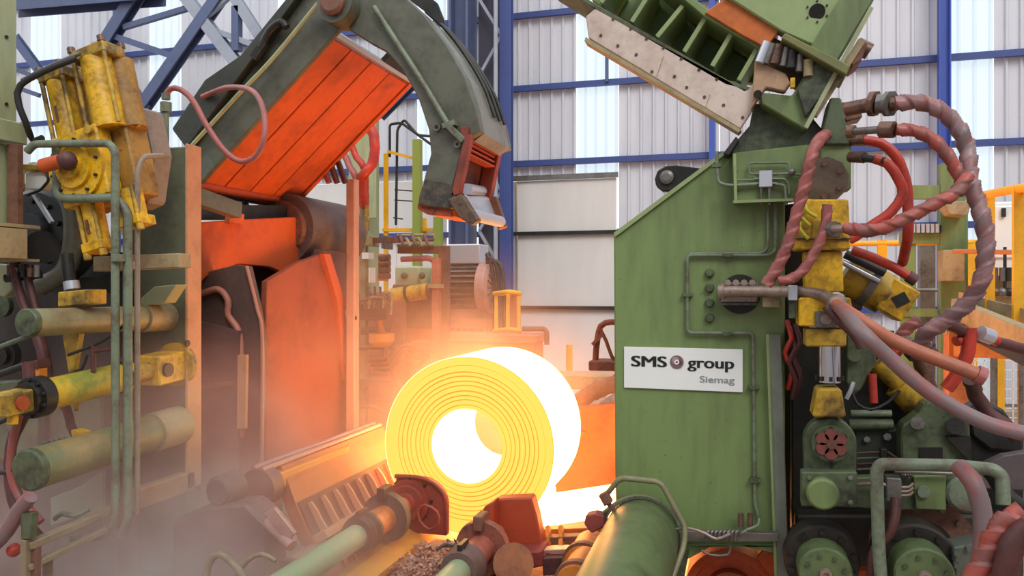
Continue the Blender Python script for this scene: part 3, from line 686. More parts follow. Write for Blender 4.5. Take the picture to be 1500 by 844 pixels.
part('guide_roller', MB().cyl(ra, rb, .055, n=16), SHEETM, ARM, label='small bright roller at the arm tip')
q0, q1, q2, q3 = pv(684,287,7.15), pv(690,322,7.15), pv(732,331,8.1), pv(716,290,8.1)
mb = MB(); mb.add([q0, q1, q2, q3] + [p + Vector((-.04,0,.03)) for p in (q0,q1,q2,q3)], [(0,1,2,3),(7,6,5,4),(0,4,5,1),(1,5,6,2),(2,6,7,3),(3,7,4,0)])
part('wiper_blade', mb, SHEETM, ARM, .008, label='bright sheet metal blade at the arm tip')
part('blade_edge', MB().cyl(pv(686,313,7.1), pv(733,325,8.1), .06, n=14), SHEETM, ARM)
part('tip_far_bracket', MB().bar(pv(722,290,8.2), pv(737,335,8.2), .1, .08, (0,1,0)), RUST, ARM, .01)

# lower front of coiler: orange lit guides and dark plates
L = thing('lower_guide', 'orange lit curved guide plate under the raised guide', 'guide', (-5.4, 8, 2.2))
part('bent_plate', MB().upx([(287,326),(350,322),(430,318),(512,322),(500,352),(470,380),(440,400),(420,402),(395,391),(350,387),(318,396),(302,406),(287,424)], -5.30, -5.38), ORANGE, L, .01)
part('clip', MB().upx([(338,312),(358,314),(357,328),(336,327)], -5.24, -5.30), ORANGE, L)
part('top_beam', MB().upx([(287,298),(430,302),(520,316),(520,330),(430,322),(287,322)], -5.42, -5.6), DARK, L)
part('upper_beam', MB().upx([(292,282),(300,282),(420,290),(470,300),(470,306),(410,302),(292,288)], -5.7, -5.8), DARK, L)
for a, b_ in ((326,334),(352,362),(392,402)):
    part('brace_bar', MB().bar(pu(a,284,-5.75), pu(b_,304,-5.75), .04, .06, (1,0,0)), DARK, L)
hp = thing('hook_plate', 'dark side plate with a hooked lip inside the coiler opening', 'plate', pv(340, 650, 7.0))
part('plate', MB().ppx([(285,420),(304,398),(345,388),(362,390),(376,450),(384,500),(382,720),(285,720)], 7.0, 7.1), mat('brown_plate', '#55413c', .55, 0, '#6f5246', .5, 2), hp, .008)
part('hook_flange', MB().tube([pv(296,430,6.95), pv(320,424,6.95), pv(334,440,6.95), pv(334,462,6.95), pv(346,478,6.95), pv(352,500,6.95), pv(354,560,6.95), pv(354,640,6.95)], .035, 8), mat('salmon_lit_flange', '#a86a58', .5), hp)  # lit strips of the plate, the light put into their salmon colour
part('edge_strip', MB().tube([pv(361,390,6.98), pv(376,450,6.98), pv(384,500,6.98), pv(383,700,6.98)], .02, 6), mat('salmon_lit_strip', '#b27866', .5), hp)
part('inner_plate', MB().ppx([(286,470),(350,485),(350,560),(350,720),(286,720)], 6.9, 6.96), mat('plum_plate', '#4d3d3c', .55, 0, '#6a4c44', .5, 2), hp)
part('rail_strip', MB().ppx([(348,520),(361,520),(359,628),(347,628)], 6.86, 6.9), postm, hp)
part('rib', MB().bar(pv(286,568,6.88), pv(350,560,6.88), .03, .05), RUST, hp)
wp = thing('side_wall_plate', 'broad wall plate behind the coil, lit orange red by it', 'plate', (-5.0, 8.6, .6))
part('plate', MB().upx([(392,412),(438,384),(472,372),(492,402),(506,450),(517,560),(517,640),(386,720),(386,560)], -5.0, -5.08), mat('red_lit_plate', '#8f4a34', .65, 0, '#6d3a2c', .7, 1.2), wp, .01)  # coil light put into the red base colour, no emission
part('rib', MB().upx([(474,372),(484,372),(505,440),(512,556),(506,556),(494,440)], -4.94, -5.0), mat('red_lit_rib', '#b55a3c', .6), wp)
dh = thing('drum_housing', 'smoky brown rounded roller housing below the orange guide', 'housing', (-5.4, 9.2, 3.2))
part('shell', MB().cyl((-5.55, 8.75, 3.55), (-5.55, 10.2, 3.55), .46, n=32), mat('smoky_brown_steel', '#6b5a54', .6, 0, '#4c3d38', .6, 3), dh, .02)
part('end_cover', MB().lathe((-5.55,8.75,3.55), (0,-1,0), [(0,.36),(.06,.34),(.08,.14),(.14,.13),(.14,0)], 24), RUST, dh)
part('lower_block', MB().box((-5.9, 8.9, 2.5), (-5.15, 10.1, 3.3)), mat('brown_block', '#7a5246', .6, 0, '#5a3a32', .5, 2), dh, .02)
for i, px in enumerate((452, 464, 476)):
    part('hose', MB().tube([pv(px,205,9.2), pv(px+18,235,9.2), pv(px+30,268,9.2)], .04, 8), (HOSEP, COPPER, HOSED)[i], dh)

# hose with valve beside the guide
h = thing('looping_hose', 'dusty pink hose looping in front of the orange guide from a grey valve', 'hose', pv(243, 215, 6.0))
part('hose', MB().tube([pv(243,140,6.0), pv(250,130,6.0), pv(264,131,6.0), pv(283,148,6.0), pv(304,186,6.0), pv(330,222,6.0), pv(355,237,6.0), pv(377,226,6.0), pv(388,195,6.0), pv(384,155,6.1), pv(367,132,6.3), pv(335,128,6.7), pv(312,135,6.95), pv(296,142,6.98)], .026, 10), HOSEP, h)
part('valve', MB().cyl(pv(243,218,6.0), pv(243,164,6.0), .028, n=12).cyl(pv(243,164,6.0), pv(243,150,6.0), .05, n=8).cyl(pv(243,146,6.0), pv(243,137,6.0), .038, n=10), GREENPI, h)

# twin yellow cylinder on trunnion
TC = pv(177,230,5.25); S = sc_at(165,5.25)
aX = Vector((.247,0,-.969)); bX = Vector((.969,0,.247))
def T(b, a, dv=0): return TC + bX*(b*S) + aX*(a*S) + Vector((0,dv,0))
Y = thing('twin_cylinder', 'pair of big yellow hydraulic cylinders on a tilted yellow trunnion block', 'hydraulic cylinder', T(0, 60))
def tb(b0, b1, a0, a1, v0, v1):
    c = T((b0+b1)/2, (a0+a1)/2, (v0+v1)/2)
    return MB().obox(c, bX*((b1-b0)*S/2), Vector((0,(v1-v0)/2,0)), aX*((a1-a0)*S/2))
brown = mat('brown_stained_yellow', '#a47a34', .55, 0, '#6a4c26', .7, 4)
for (b0, b1, a0, lab) in ((-84,-38,-140,0),(-22,40,-150,1)):
    cx = (b0+b1)/2
    part('end_cap', tb(b0, b1, a0-7, a0+10, -.20, .04), YELLOWD, Y, .01)
    part('barrel', MB().cyl(T(cx-2, a0+8, -.09), T(cx-2, -38, -.09), .105 + .018*lab, n=24), YELLOW, Y)
    part('barrel', MB().cyl(T(cx+4+8*lab, a0+8, .06), T(cx+4+8*lab, -38, .06), .10 + .015*lab, n=24), brown, Y)
    for bb, vv in ((b0+4,-.18),(b1-4,-.18),(b0+4,.03),(b1-4,.03)):
        tr = part('tie_rod', MB().cyl(T(bb, a0, vv), T(bb, -36, vv), .018, n=8), YELLOWD, Y)
        part('nut', MB().cyl(T(bb, a0-14, vv), T(bb, a0-6, vv), .03, n=6), COPPER, tr)
    part('slot', tb(cx-4, cx, a0+50, a0+74, -.20, -.185), COPPER, Y)
    part('port_block', tb(cx-4, cx+10, a0-16, a0-4, -.12, .0), COPPER, Y, .006)
part('collar', MB().lathe(T(6,-50,.06), aX, [(-.04,.11),(-.04,.125),(.04,.125),(.04,.11)], 24), YELLOWD, Y)
part('block', tb(-82, 2, -44, 60, -.22, -.06), YELLOW, Y, .015)
part('block', tb(-80, 26, -50, 62, -.05, .2), brown, Y, .015)
part('seam_strap', MB().bar(T(-3,-44,-.05), T(-3,62,-.05), .02, .012, (0,1,0)), DARK, Y)
part('face_flange', MB().lathe(T(-42, 10, -.22), (0,-1,0), [(0,.26),(.03,.26),(.03,.17),(.06,.165),(.06,.1),(.1,.09),(.1,0)], 32), YELLOW, Y, .004)
part('flange_bolts', MB().bolts(T(-42,10,-.25), (0,-1,0), .22, 10, .014, .02), DARK, last(Y,'face_flange'), stuff=True)
part('pin', MB().cyl(T(-70, 4, -.40), T(-40, 5, -.38), .055, n=16), ORANGE, Y)
part('pin_knuckle', MB().sphere(T(-34, 6, -.36), .075, 12, 8), HOSED, Y)
part('eye_bolt', MB().cyl(T(-8,-36,-.25), T(-8,-36,-.2), .035, n=12), YELLOWD, Y)
part('name_plate', tb(-12,-6,0,6,-.24,-.22), DARK, Y)
for (b0, b1, a1) in ((-66,-36,130),(6,34,112)):
    cx = (b0+b1)/2
    part('lower_barrel', MB().cyl(T(cx,58,-.10), T(cx,a1-10,-.10), .085, n=20), YELLOW, Y)
    for bb, vv in ((b0+1,-.17),(b1-1,-.17)):
        tr = part('tie_rod', MB().cyl(T(bb,56,vv), T(bb,a1,vv), .018, n=8), YELLOWD, Y)
        part('nut', MB().cyl(T(bb,a1,vv), T(bb,a1+9,vv), .03, n=6), YELLOWD, tr)
    part('foot_cap', tb(b0-3, b1+3, a1-14, a1, -.2, .0), YELLOW, Y, .008)
    part('slot', tb(cx-3, cx+2, 84, 104, -.195, -.185), COPPER, Y)
g = solo('trunnion_housing', MB().ppx([(204,166),(240,166),(254,230),(244,300),(222,310),(212,200)], 5.78, 5.55), mat('dusty_grey_brown', '#8b7c70', .6, 0, '#6b563f', .5, 3), 'dusty grey brown bearing housing between the yellow cylinder and hose valve', 'housing', bevel=.02)
solo('bent_hose', MB().tube([pv(112,85,5.0), pv(70,102,4.9), pv(30,125,4.85), pv(27,150,4.85), pv(38,180,4.9), pv(48,205,5.0), pv(62,202,5.0)], .025, 8), BLACK, 'black hose bending from the yellow cylinder caps to the green pipes', 'hose')
solo('thin_hose', MB().tube([pv(118,78,5.02), pv(75,96,4.95), pv(32,118,4.9)], .016, 8), GREY, 'thin grey line running above the bent black hose', 'hose')

# pipes in front of the coiler
pg = 'tall green pipes in front of the coiler'
P1 = solo('green_pipe', MB().pipe([pv(40,222,4.9), pv(50,211,4.9), pv(160,210,4.95), pv(169,222,4.95), pv(169,762,4.95), pv(150,786,4.9), pv(104,792,4.8)], .031), GREENPI, 'tall green pipe with a square bend beside the yellow trunnion', 'pipe')
solo('green_pipe', MB().pipe([pv(83,206,5.0), pv(84,291,5.0), pv(170,290,5.0), pv(187,310,5.02), pv(187,762,5.02), pv(178,785,5.02)], .036), GREENPI, 'thick green pipe with a low side branch under the yellow trunnion', 'pipe')
P3 = solo('green_pipe', MB().pipe([pv(238,228,5.4), pv(210,229,5.15), pv(201,250,5.1), pv(201,752,5.1)], .022), mat('pink_green_pipe', '#8f8070', .45, 0, '#6a5648', .5, 5), 'slim pinkish pipe curving over to the green frame', 'pipe')
for x, y in ((176,378),(196,389)):
    part('clamp', MB().box(pv(x-14,y-6,5.06 if x > 180 else 4.90), pv(x+9,y+6,5.13 if x > 180 else 4.99)), mat('rose_clamp', '#b08374', .5) if x > 180 else GREENPI, P3 if x > 180 else P1, .004)

# rollers and the yellow cylinder running into the coiler
lo = mat('olive_tan_roller', '#8d8a68', .45, 0, '#7c5e42', .6, 4)
def spool(name, pa, pb, ra, m, mc, label, cat):
    o = thing(name, label, cat, pa); dd = (pb-pa).normalized()
    part('shaft', MB().cyl(pa, pb, ra, n=28, caps=False), m, o)
    part('end_cap', MB().lathe(pa, -dd, [(-.02, ra*1.02), (.02, ra*1.02), (.03, ra*.92), (.03, 0)], 28), mc, o)
    return o, dd
o, dd = spool('guide_roller', pu(42,473,-5.0), pu(255,464,-5.0), .105, lo, GREEND, 'upper green and tan cylinder pointing out of the coiler', 'roller')
pb = pu(255,464,-5.0)
part('collar', MB().cyl(pb - dd*.42, pb, .125, n=28), TAN, o, .01)
o, dd = spool('guide_roller', pu(46,688,-4.85), pu(262,622,-4.85), .15, mat('green_tan_roller', '#6d7552', .45, 0, '#a08656', .7, 3), GREEND, 'lowest green cylinder with an oily rounded end in the smoke', 'roller')
pb = pu(262,622,-4.85)
part('collar', MB().cyl(pb - dd*.36, pb, .17, n=28), TAN, o, .01)
yc = thing('clamp_cylinder', 'yellow horizontal hydraulic cylinder with a dark gland between two green cylinders', 'hydraulic cylinder', pu(60,590,-4.9))
p0, p1 = pu(52,582,-4.9), pu(262,533,-4.9); dd = (p1-p0).normalized()
part('barrel', MB().cyl(p0, p0.lerp(p1,.60), .118, n=28), mat('yellow_green_barrel', '#c9a92c', .45, 0, '#7f8a3c', .8, 3), yc)
part('gland', MB().lathe(p0, -dd, [(-.06,.15),(.04,.15),(.04,.12),(.09,.12),(.09,0)], 28), DARK, yc)
part('gland_bolts', MB().bolts(p0 - dd*.04, -dd, .132, 10, .014, .02), DARKER, last(yc,'gland'), stuff=True)
part('clevis', MB().bar(p0 - dd*.30, p0 - dd*.08, .16, .16), YELLOWD, yc, .01)
part('clevis_pin', MB().cyl(p0 - dd*.19 + Vector((.1,0,0)), p0 - dd*.19 - Vector((.1,0,0)), .05, n=14), ORANGE, yc)
part('drain_block', MB().bar(pu(20,600,-4.88), pu(18,622,-4.88), .05, .06, (1,0,0)), YELLOW, yc, .005)
part('head_block', MB().bar(p0.lerp(p1,.74), p0.lerp(p1,.96), .24, .26), YELLOW, yc, .012)
part('head_flange', MB().lathe(p0.lerp(p1,.96), dd, [(0,0),(0,.2),(.06,.2),(.1,.17),(.1,0)], 28), YELLOWD, yc)
part('port', MB().cyl(p0.lerp(p1,.80)+Vector((.11,0,.0)), p0.lerp(p1,.80)+Vector((.15,0,0)), .06, n=10), DARK, yc)
part('rod', MB().cyl(p0.lerp(p1,.58), p0.lerp(p1,.76), .08, n=16), YELLOWD, yc)
part('strap', MB().lathe(p0.lerp(p1,.52), dd, [(0,.12),(0,.132),(.04,.132),(.04,.12)], 24), DARK, yc)
for i, (pts, r_) in enumerate([([(84,428),(128,424),(128,446),(84,450)],0)]):
    solo('support_block', MB().ppx(pts, 4.95, 5.15), YELLOWD, 'small grimy yellow block standing on the upper green cylinder', 'block', bevel=.008)
solo('wedge_strut', MB().ppx([(90,486),(116,486),(106,546),(100,546)], 5.0, 5.06), YELLOWD, 'narrow yellow tapering strut between the upper green cylinder and yellow cylinder', 'strut', bevel=.004)
solo('grease_fitting', MB().cyl(pv(137,515,5.0), pv(172,510,5.0), .014, n=8).cyl(pv(137,505,5.0), pv(137,545,5.0), .02, n=8), HOSED, 'dark red grease fitting over the yellow cylinder', 'fitting')
solo('drain_bolt', MB().cyl(pv(112,585,5.0), pv(113,602,5.0), .022, n=8), YELLOWD, 'small yellow stud hanging under the yellow cylinder', 'stud')
solo('yellow_foot', MB().ppx([(104,630),(118,634),(116,648),(106,646)], 4.9, 5.0), YELLOW, 'small yellow foot sitting on the lowest green cylinder', 'block')

# dark drum and gear behind the pipes
dr = thing('dark_drum', 'large dark round gear housing behind the green pipes', 'gear housing', pv(80, 420, 5.7))
dc = pv(68,345,5.75)
part('drum', MB().lathe(dc, (0,-1,0), [(-.2,.42),(.1,.42),(.14,.38),(.14,.2),(.22,.18),(.22,0)], 36), mat('blue_black_steel', '#3a3c3c', .4, .3, '#24231f', .5, 3), dr)
part('rim_bolts', MB().bolts(dc+Vector((0,-.14,0)), (0,-1,0), .3, 10, .025, .03), DARKER, last(dr,'drum'), stuff=True)
part('hub', MB().cyl(pv(62,362,5.5), pv(62,362,5.35), .14, n=18), DARKER, dr)
part('duct', MB().tube([pv(50,250,5.5), pv(80,265,5.4), pv(104,300,5.4), pv(108,345,5.4), pv(96,395,5.4), pv(60,420,5.4)], .08, 12), GREENO, dr)
part('arm_link', MB().bar(pv(50,285,5.3), pv(76,326,5.3), .03, .03, (0,1,0)), SHEETM, dr)
part('rod', MB().cyl(pv(98,372,5.2), pv(104,430,5.2), .05, n=12), DARK, dr)
part('rod_nut', MB().cyl(pv(104,412,5.15), pv(106,424,5.15), .06, n=6), SHEETM, last(dr,'rod'))
bx = thing('valve_block', 'small yellow and white valve block between the pillar and green pipe', 'valve', pv(50, 285, 5.2))
part('body', MB().box(pv(22,244,5.2), pv(32,281,5.3)), YELLOW, bx, .005)
part('white_case', MB().ppx([(36,252),(62,250),(70,268),(60,278),(36,277)], 5.2, 5.3), WHITE, bx, .01)
part('cap', MB().ppx([(26,240),(66,242),(66,250),(30,248)], 5.15, 5.3), YELLOWD, bx, .005)
part('clip', MB().pipe([pv(40,286,5.15), pv(60,278,5.15), pv(72,264,5.15), pv(66,246,5.15)], .012), DARK, bx)
fb = thing('lower_machine_block', 'dark machinery block behind the rollers at the picture edge', 'machine block', pv(60, 700, 5.6))
part('body', MB().box((-8, 5.75, .1), (-5.3, 6.0, 2.75)), mat('dark_brown_block', '#3a3230', .6, 0, '#4a3d38', .6, 2), fb)
part('green_casting', MB().ppx([(-20,560),(40,556),(150,560),(150,660),(40,680),(-20,672)], 5.6, 5.75), GREEND, fb, .02)
part('recess', MB().ppx([(58,566),(66,566),(66,660),(54,660)], 5.55, 5.6), DARKER, fb)
part('boss', MB().lathe(pv(14,520,5.6), (0,-1,0), [(0,.14),(.06,.13),(.06,.08),(.1,.08),(.1,0)], 20), DARK, fb)
part('boss', MB().lathe(pv(8,448,5.6), (0,-1,0), [(0,.10),(.05,.10),(.05,0)], 16), GREEND, fb)
part('rod', MB().cyl(pv(-10,512,5.2), pv(38,494,5.3), .022, n=10), GREENPI, fb)
part('rod', MB().cyl(pv(-10,552,5.0), pv(40,534,5.1), .030, n=10), DARK, fb)
hl = [([(20,386),(26,420),(36,450),(46,470)],.035,HOSED,5.0,'dark red hose hanging under the tan beam end'),
      ([(36,388),(44,420),(52,450),(58,470)],.03,HOSED,5.05,'second dark hose hanging under the tan beam end, nearer the drum'),
      ([(46,470),(58,500),(66,530),(70,560)],.045,HOSED,5.02,'dark red hose passing behind the upper green cylinder'),
      ([(40,530),(44,570),(34,610),(18,645),(14,690),(22,740),(44,772),(60,790)],.04,HOSED,4.55,'long dark red hose falling past the lowest green cylinder'),
      ([(30,600),(20,640),(16,690),(30,730),(60,765)],.03,HOSEW,4.5,'red brown hose twined with the long dark hose'),
      ([(-20,810),(10,778),(28,748),(44,728)],.05,HOSEG,4.3,'thick grey mauve hose entering at the bottom edge corner'),
      ([(84,585),(98,600),(104,624),(112,640)],.035,HOSED,4.95,'short dark hose between yellow cylinder and lowest green cylinder'),
      ([(-20,625),(6,616),(22,606),(36,586)],.02,BLACK,4.5,'thin black cable by the small yellow drain block'),
      ([(-20,690),(8,692),(30,684)],.02,BLACK,4.5,'thin black cable in front of the lowest green cylinder')]
for pts, r_, m_, v_, lab in hl: solo('hose', MB().tube([pv(a,b,v_) for a,b in pts], r_, 10, wrap=.12), m_, lab, 'hose')
bf = thing('pipe_trestle', 'tan steel trestle with sloping pipe rails in the smoke', 'trestle', pv(90, 844, 4.4))
tm = mat('dusty_tan_pipe', '#8d7c62', .5, 0, '#6a5848', .6, 4)
part('rail', MB().bar(pv(40,800,4.3), pv(168,745,5.0), .08, .05), tm, bf, .005)
part('rail', MB().bar(pv(40,832,4.3), pv(170,768,5.0), .06, .04), tm, bf, .005)
part('leg', MB().bar(pv(38,790,4.3), pv(36,900,4.3), .05, .05, (0,1,0)), tm, bf, .004)
part('leg', MB().bar(pv(52,800,4.35), pv(50,900,4.35), .06, .05, (0,1,0)), RUST, bf, .004)
part('leg', MB().bar(pv(70,812,4.5), pv(70,900,4.5), .05, .05, (0,1,0)), tm, bf, .004)
part('plate', MB().ppx([(74,730),(120,712),(150,690),(150,748),(74,770)], 5.3, 5.34), mat('pale_dusty_plate', '#9a9280', .6), bf, .004)
part('pipe', MB().tube([pv(80,760,4.8), pv(92,752,4.8), pv(108,756,4.8), pv(130,746,4.9)], .02, 8), GREENPI, bf)
part('bracket', MB().ppx([(30,752),(46,752),(44,790),(30,790)], 4.28, 4.34), GREEND, bf, .004)
part('red_cap', MB().sphere(pv(20,806,4.4), .05, 10, 6), HOSER, bf)

# ================================================================== LOWER MIDDLE: wrapper guide, rollers, rods
wg = thing('wrapper_guide', 'curved ribbed orange guide cradle leading up to the hot coil', 'guide', (-3.8, 7.0, .4))
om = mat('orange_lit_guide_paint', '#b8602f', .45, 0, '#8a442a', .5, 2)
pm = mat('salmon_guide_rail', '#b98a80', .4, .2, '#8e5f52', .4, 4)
v0, v1 = 5.95, 8.3
prof = [(-4.16,1.05),(-4.05,1.20),(-3.93,1.20),(-3.86,1.06),(-3.78,.86),(-3.66,.62),(-3.50,.46),(-3.36,.38)]
back = [(u-.09, z-.08) for u, z in prof]
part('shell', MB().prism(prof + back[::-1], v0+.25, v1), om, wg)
for i, (du, dz) in enumerate(((-4.05,1.225),(-3.97,1.215))):
    part('top_bar', MB().cyl((du, v0, dz), (du, v1, dz), .028, n=12), pm, wg, label='bright pinkish round bar on the guide top')
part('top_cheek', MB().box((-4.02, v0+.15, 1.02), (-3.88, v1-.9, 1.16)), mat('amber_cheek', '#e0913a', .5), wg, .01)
part('end_cap', MB().cyl((-4.0, v0-.02, 1.06), (-4.0, v0+.14, 1.06), .17, n=24), mat('plum_brown_cap', '#7c5548', .5, 0, '#5a3c36', .5, 4), wg, .01)
for i in range(9):
    vv = 6.35 + i*.23
    rp = [(-3.77,.84),(-3.72,.73),(-3.66,.62),(-3.58,.53),(-3.53,.60),(-3.60,.69),(-3.66,.79),(-3.72,.86)]
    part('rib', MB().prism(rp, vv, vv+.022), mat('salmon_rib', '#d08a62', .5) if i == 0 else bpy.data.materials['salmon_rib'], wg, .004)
part('rib_gap_shade', MB().prism([(-3.80,.87),(-3.66,.60),(-3.50,.44),(-3.38,.36),(-3.37,.38),(-3.49,.47),(-3.64,.625),(-3.775,.88)], v0+.28, v1-.02), mat('gap_shade_brown', '#6e3c2a', .6, 0, '#54301f', .5, 3), wg)  # dark strip, the shade between the ribs put into its colour
part('ledge', MB().prism([(-3.62,.60),(-3.50,.66),(-3.46,.60),(-3.58,.53)], v0+.25, v1), bpy.data.materials['salmon_rib'], wg)
for i in range(6):
    vv = 6.2 + i*.2
    part('lower_rib', MB().prism([(-3.52,.56),(-3.40,.44),(-3.28,.34),(-3.32,.44),(-3.46,.56)], vv, vv+.022), bpy.data.materials['salmon_rib'], wg, .004)
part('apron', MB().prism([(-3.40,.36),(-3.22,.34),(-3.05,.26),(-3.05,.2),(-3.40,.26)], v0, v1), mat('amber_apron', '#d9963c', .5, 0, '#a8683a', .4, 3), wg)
part('bottom_bar', MB().cyl((-3.36, v0+.05, .42), (-3.36, v1, .42), .03, n=10), pm, wg)
rl = thing('wrapper_roller', 'wide salmon roller with stepped rings low in front of the guide', 'roller', (-3.55, 5.9, .1))
part('body', MB().cyl((-3.55, 5.75, .30), (-3.55, 6.3, .30), .24, n=32), pm, rl, .01)
part('ring', MB().cyl((-3.55, 5.66, .30), (-3.55, 5.74, .30), .27, n=32), mat('plum_roller', '#6a4a44', .5, .2, '#8a6156', .5, 4), rl, .01)
part('neck', MB().cyl((-3.55, 5.4, .30), (-3.55, 5.68, .30), .19, n=28), bpy.data.materials['plum_roller'], rl, .01)
part('ring', MB().cyl((-3.55, 5.28, .30), (-3.55, 5.42, .30), .23, n=28), bpy.data.materials['plum_roller'], rl, .01)
part('shaft', MB().cyl((-3.55, 4.9, .30), (-3.55, 5.3, .30), .10, n=20), DARK, rl)
bb = thing('bearing_block', 'plum brown bearing block with hoses half lost in smoke', 'bearing', (-4.2, 5.6, .0))
part('body', MB().ppx([(252,760),(300,742),(360,738),(392,770),(392,860),(250,860)], 5.5, 5.8), mat('smoky_plum_steel', '#6e5550', .6, 0, '#55403c', .5, 3), bb, .03)
part('boss', MB().lathe(pv(322,720,5.55), (0,-1,0), [(-.2,.13),(0,.13),(.04,.1),(.04,0)], 20), bpy.data.materials['smoky_plum_steel'], bb)
part('rod', MB().cyl(pv(392,765,5.4), pv(428,800,5.3), .045, n=12), pm, bb)
part('pipe', MB().tube([pv(300,880,5.0), pv(305,828,5.0), pv(322,812,5.0), pv(345,830,5.0), pv(368,860,5.0)], .028, 8), tm, bb)
part('pipe', MB().tube([pv(345,850,5.1), pv(362,822,5.1), pv(384,812,5.1), pv(404,822,5.1)], .018, 8), tm, bb)
part('cover', MB().ppx([(386,752),(402,744),(432,782),(418,796)], 5.3, 5.34), pm, bb, .004)
def rod_unit(u, z, vtip, label, red, s=1.0, vend=4.7):
    o = thing('extension_rod', label, 'hydraulic rod', (u, vtip-.4, z-.2)); D = Vector((0,1,0)); p = Vector((u, vtip, z))
    gm = mat('mint_rod_paint', '#88a07c', .45, 0, '#a39c7c', .5, 4) if 'mint_rod_paint' not in bpy.data.materials else bpy.data.materials['mint_rod_paint']
    part('rod', MB().cyl((u, vend, z), (u, vtip-1.05, z), .105*s, n=24), gm, o, label='mint green painted rod')
    part('collar', MB().lathe((u, vtip-1.12, z), D, [(0,.1*s),(0,.155*s),(.06,.17*s),(.10,.155*s),(.16,.175*s),(.20,.175*s),(.20,.1*s)], 28), DARK if not red else bpy.data.materials['smoky_plum_steel'], o)
    part('clamp_plate', MB().box((u-.02, vtip-1.10, z+.12*s), (u+.02, vtip-.92, z+.21*s)), DARK, last(o,'collar'), .004)
    part('sleeve', MB().cyl((u, vtip-.95, z), (u, vtip-.42, z), .125*s, n=24), mat('amber_glint_sleeve_%d' % red, '#d07a3a' if not red else '#b5685a', .5, .2, '#8a4e34', .5, 5), o)  # amber reflection of the coil put into the sleeve colour
    part('flange', MB().lathe((u, vtip-.55, z), D, [(0,.12*s),(0,.235*s),(.05,.245*s),(.10,.235*s),(.10,.1*s)], 30), mat('dark_flange_%d' % red, '#55504a' if not red else '#96594a', .5, .2, '#33302c', .5, 5), o)
    part('hinge_lug', MB().box((u-.05, vtip-.62, z+.17*s), (u+.03, vtip-.42, z+.30*s)), DARK if not red else RUST, last(o,'flange'), .01)
    part('nose', MB().cyl((u, vtip-.45, z), (u, vtip-.12, z), .10*s, n=20), mat('nose_%d' % red, '#c46a3c', .5, 0, '#8a4634', .5, 5), o)
    return o
o1_ = rod_unit(-3.24, .60, 7.42, 'green tipped extension rod pointing at the lower edge of the coil', 0)
o2_ = rod_unit(-2.13, .54, 7.0, 'second extension rod ending behind the dark red shield plate', 1, 1.0)
rm = mat('dark_red_casting', '#8c3c34', .55, 0, '#5c2a28', .5, 4)
k = thing('end_bracket', 'dark red half round bearing bracket touching the bottom of the coil', 'bracket', (-3.1, 7.4, .2))
def halfround(u, z, r, vl, vr, v0, v1, h, x0):
    P = [(u-x0, z-h), (u-x0, z+r)]
    for i in range(9):
        a = math.radians(90 - i*11.25); P.append((u + .12 + r*math.cos(a), z + r*math.sin(a)))
    P.append((u+.12+r, z-h)); return MB().prism(P, v0, v1)
part('plate', halfround(-3.20,.60,.27,0,0,7.42,7.50,.30,.17), rm, k, .012)
part('rim', MB().tube([(-3.37,7.41,.87),(-3.08,7.41,.87),(-2.90,7.41,.79),(-2.82,7.41,.66),(-2.81,7.41,.34)], .022, 8), rm, k)
part('bearing', MB().lathe((-3.22,7.42,.62), (0,-1,0), [(0,.23),(.05,.225),(.05,.18),(.09,.17),(.09,.11),(.14,.10),(.14,0)], 28), rm, k)
part('nuts', MB().bolts((-3.20,7.42,.64),(0,-1,0),.225,8,.018,.03), DARK, last(k,'plate'), stuff=True)
part('hose_ring', MB().tube([pv(612,748,7.2), pv(622,740,7.2), pv(640,750,7.2), pv(642,768,7.2), pv(628,776,7.2), pv(614,762,7.2), pv(612,748,7.2)], .015, 8), rm, k)
s = thing('shield_plate', 'brick red rounded shield casting standing before the hot strip', 'shield', (-1.95, 7.0, .2))
sp = [(697,800),(699,762),(710,742),(728,731),(778,729),(786,756),(795,802),(790,812)]
part('plate', MB().ppx(sp, 6.95, 7.12), mat('brick_red_casting', '#b0492c', .55, 0, '#8a3a28', .4, 3), s, .015)
part('cheek', MB().ppx([(697,830),(699,762),(710,742),(722,735),(724,830)], 6.75, 6.95), bpy.data.materials['brick_red_casting'], s, .012)
part('foot', MB().ppx([(690,810),(792,808),(796,830),(690,850)], 6.7, 7.0), rm, s, .01)
part('drum', MB().cyl(pv(752,826,6.3), pv(752,826,6.7), .17, n=24), mat('amber_drum', '#9a5a30', .5, 0, '#6a3a26', .5, 4), s)
db = MB(); random.seed(11)
for i in range(420):
    p = pv(random.uniform(600,705), random.uniform(742,815), 6.9); p.y += random.uniform(-.5,.3); p.z = .22 + random.uniform(0,.10)
    r_ = random.uniform(.008,.026); M = Matrix.Rotation(random.uniform(0,6), 3, Vector((random.random(),random.random(),random.random()+.1)))
    db.obox(p, M @ Vector((r_,0,0)), M @ Vector((0,r_*.7,0)), M @ Vector((0,0,r_*.35)))
solo('mill_scale', db, SCALE, 'loose flakes of mill scale between the two extension rods', 'scale', kind='stuff')
solo('machine_bed', MB().box((-3.0, 5.6, .02), (-1.3, 7.55, .22)), SCALE, 'scale covered steel bed under the extension rods', 'bed', bevel=.01)
for i in range(4):
    pts = [pv(640+i*5,806-i*5,6.3), pv(655+i*6,796+i*3,6.25), pv(675-i*3,802-i*4,6.25), pv(690,812+i*4,6.25)]
    solo('thin_line', MB().tube(pts, .014, 6), COPPER if i % 2 else GREY, ('thin line tangled over the scale bed, closest to the coil','thin line second from the coil over the scale bed','thin line third from the coil over the scale bed','thin line over the scale bed, lowest of the tangle')[i], 'pipe')
tb_ = thing('roller_table', 'orange lit roller table steelwork below the hot strip tail', 'roller table', (-1.1, 7.3, .0))
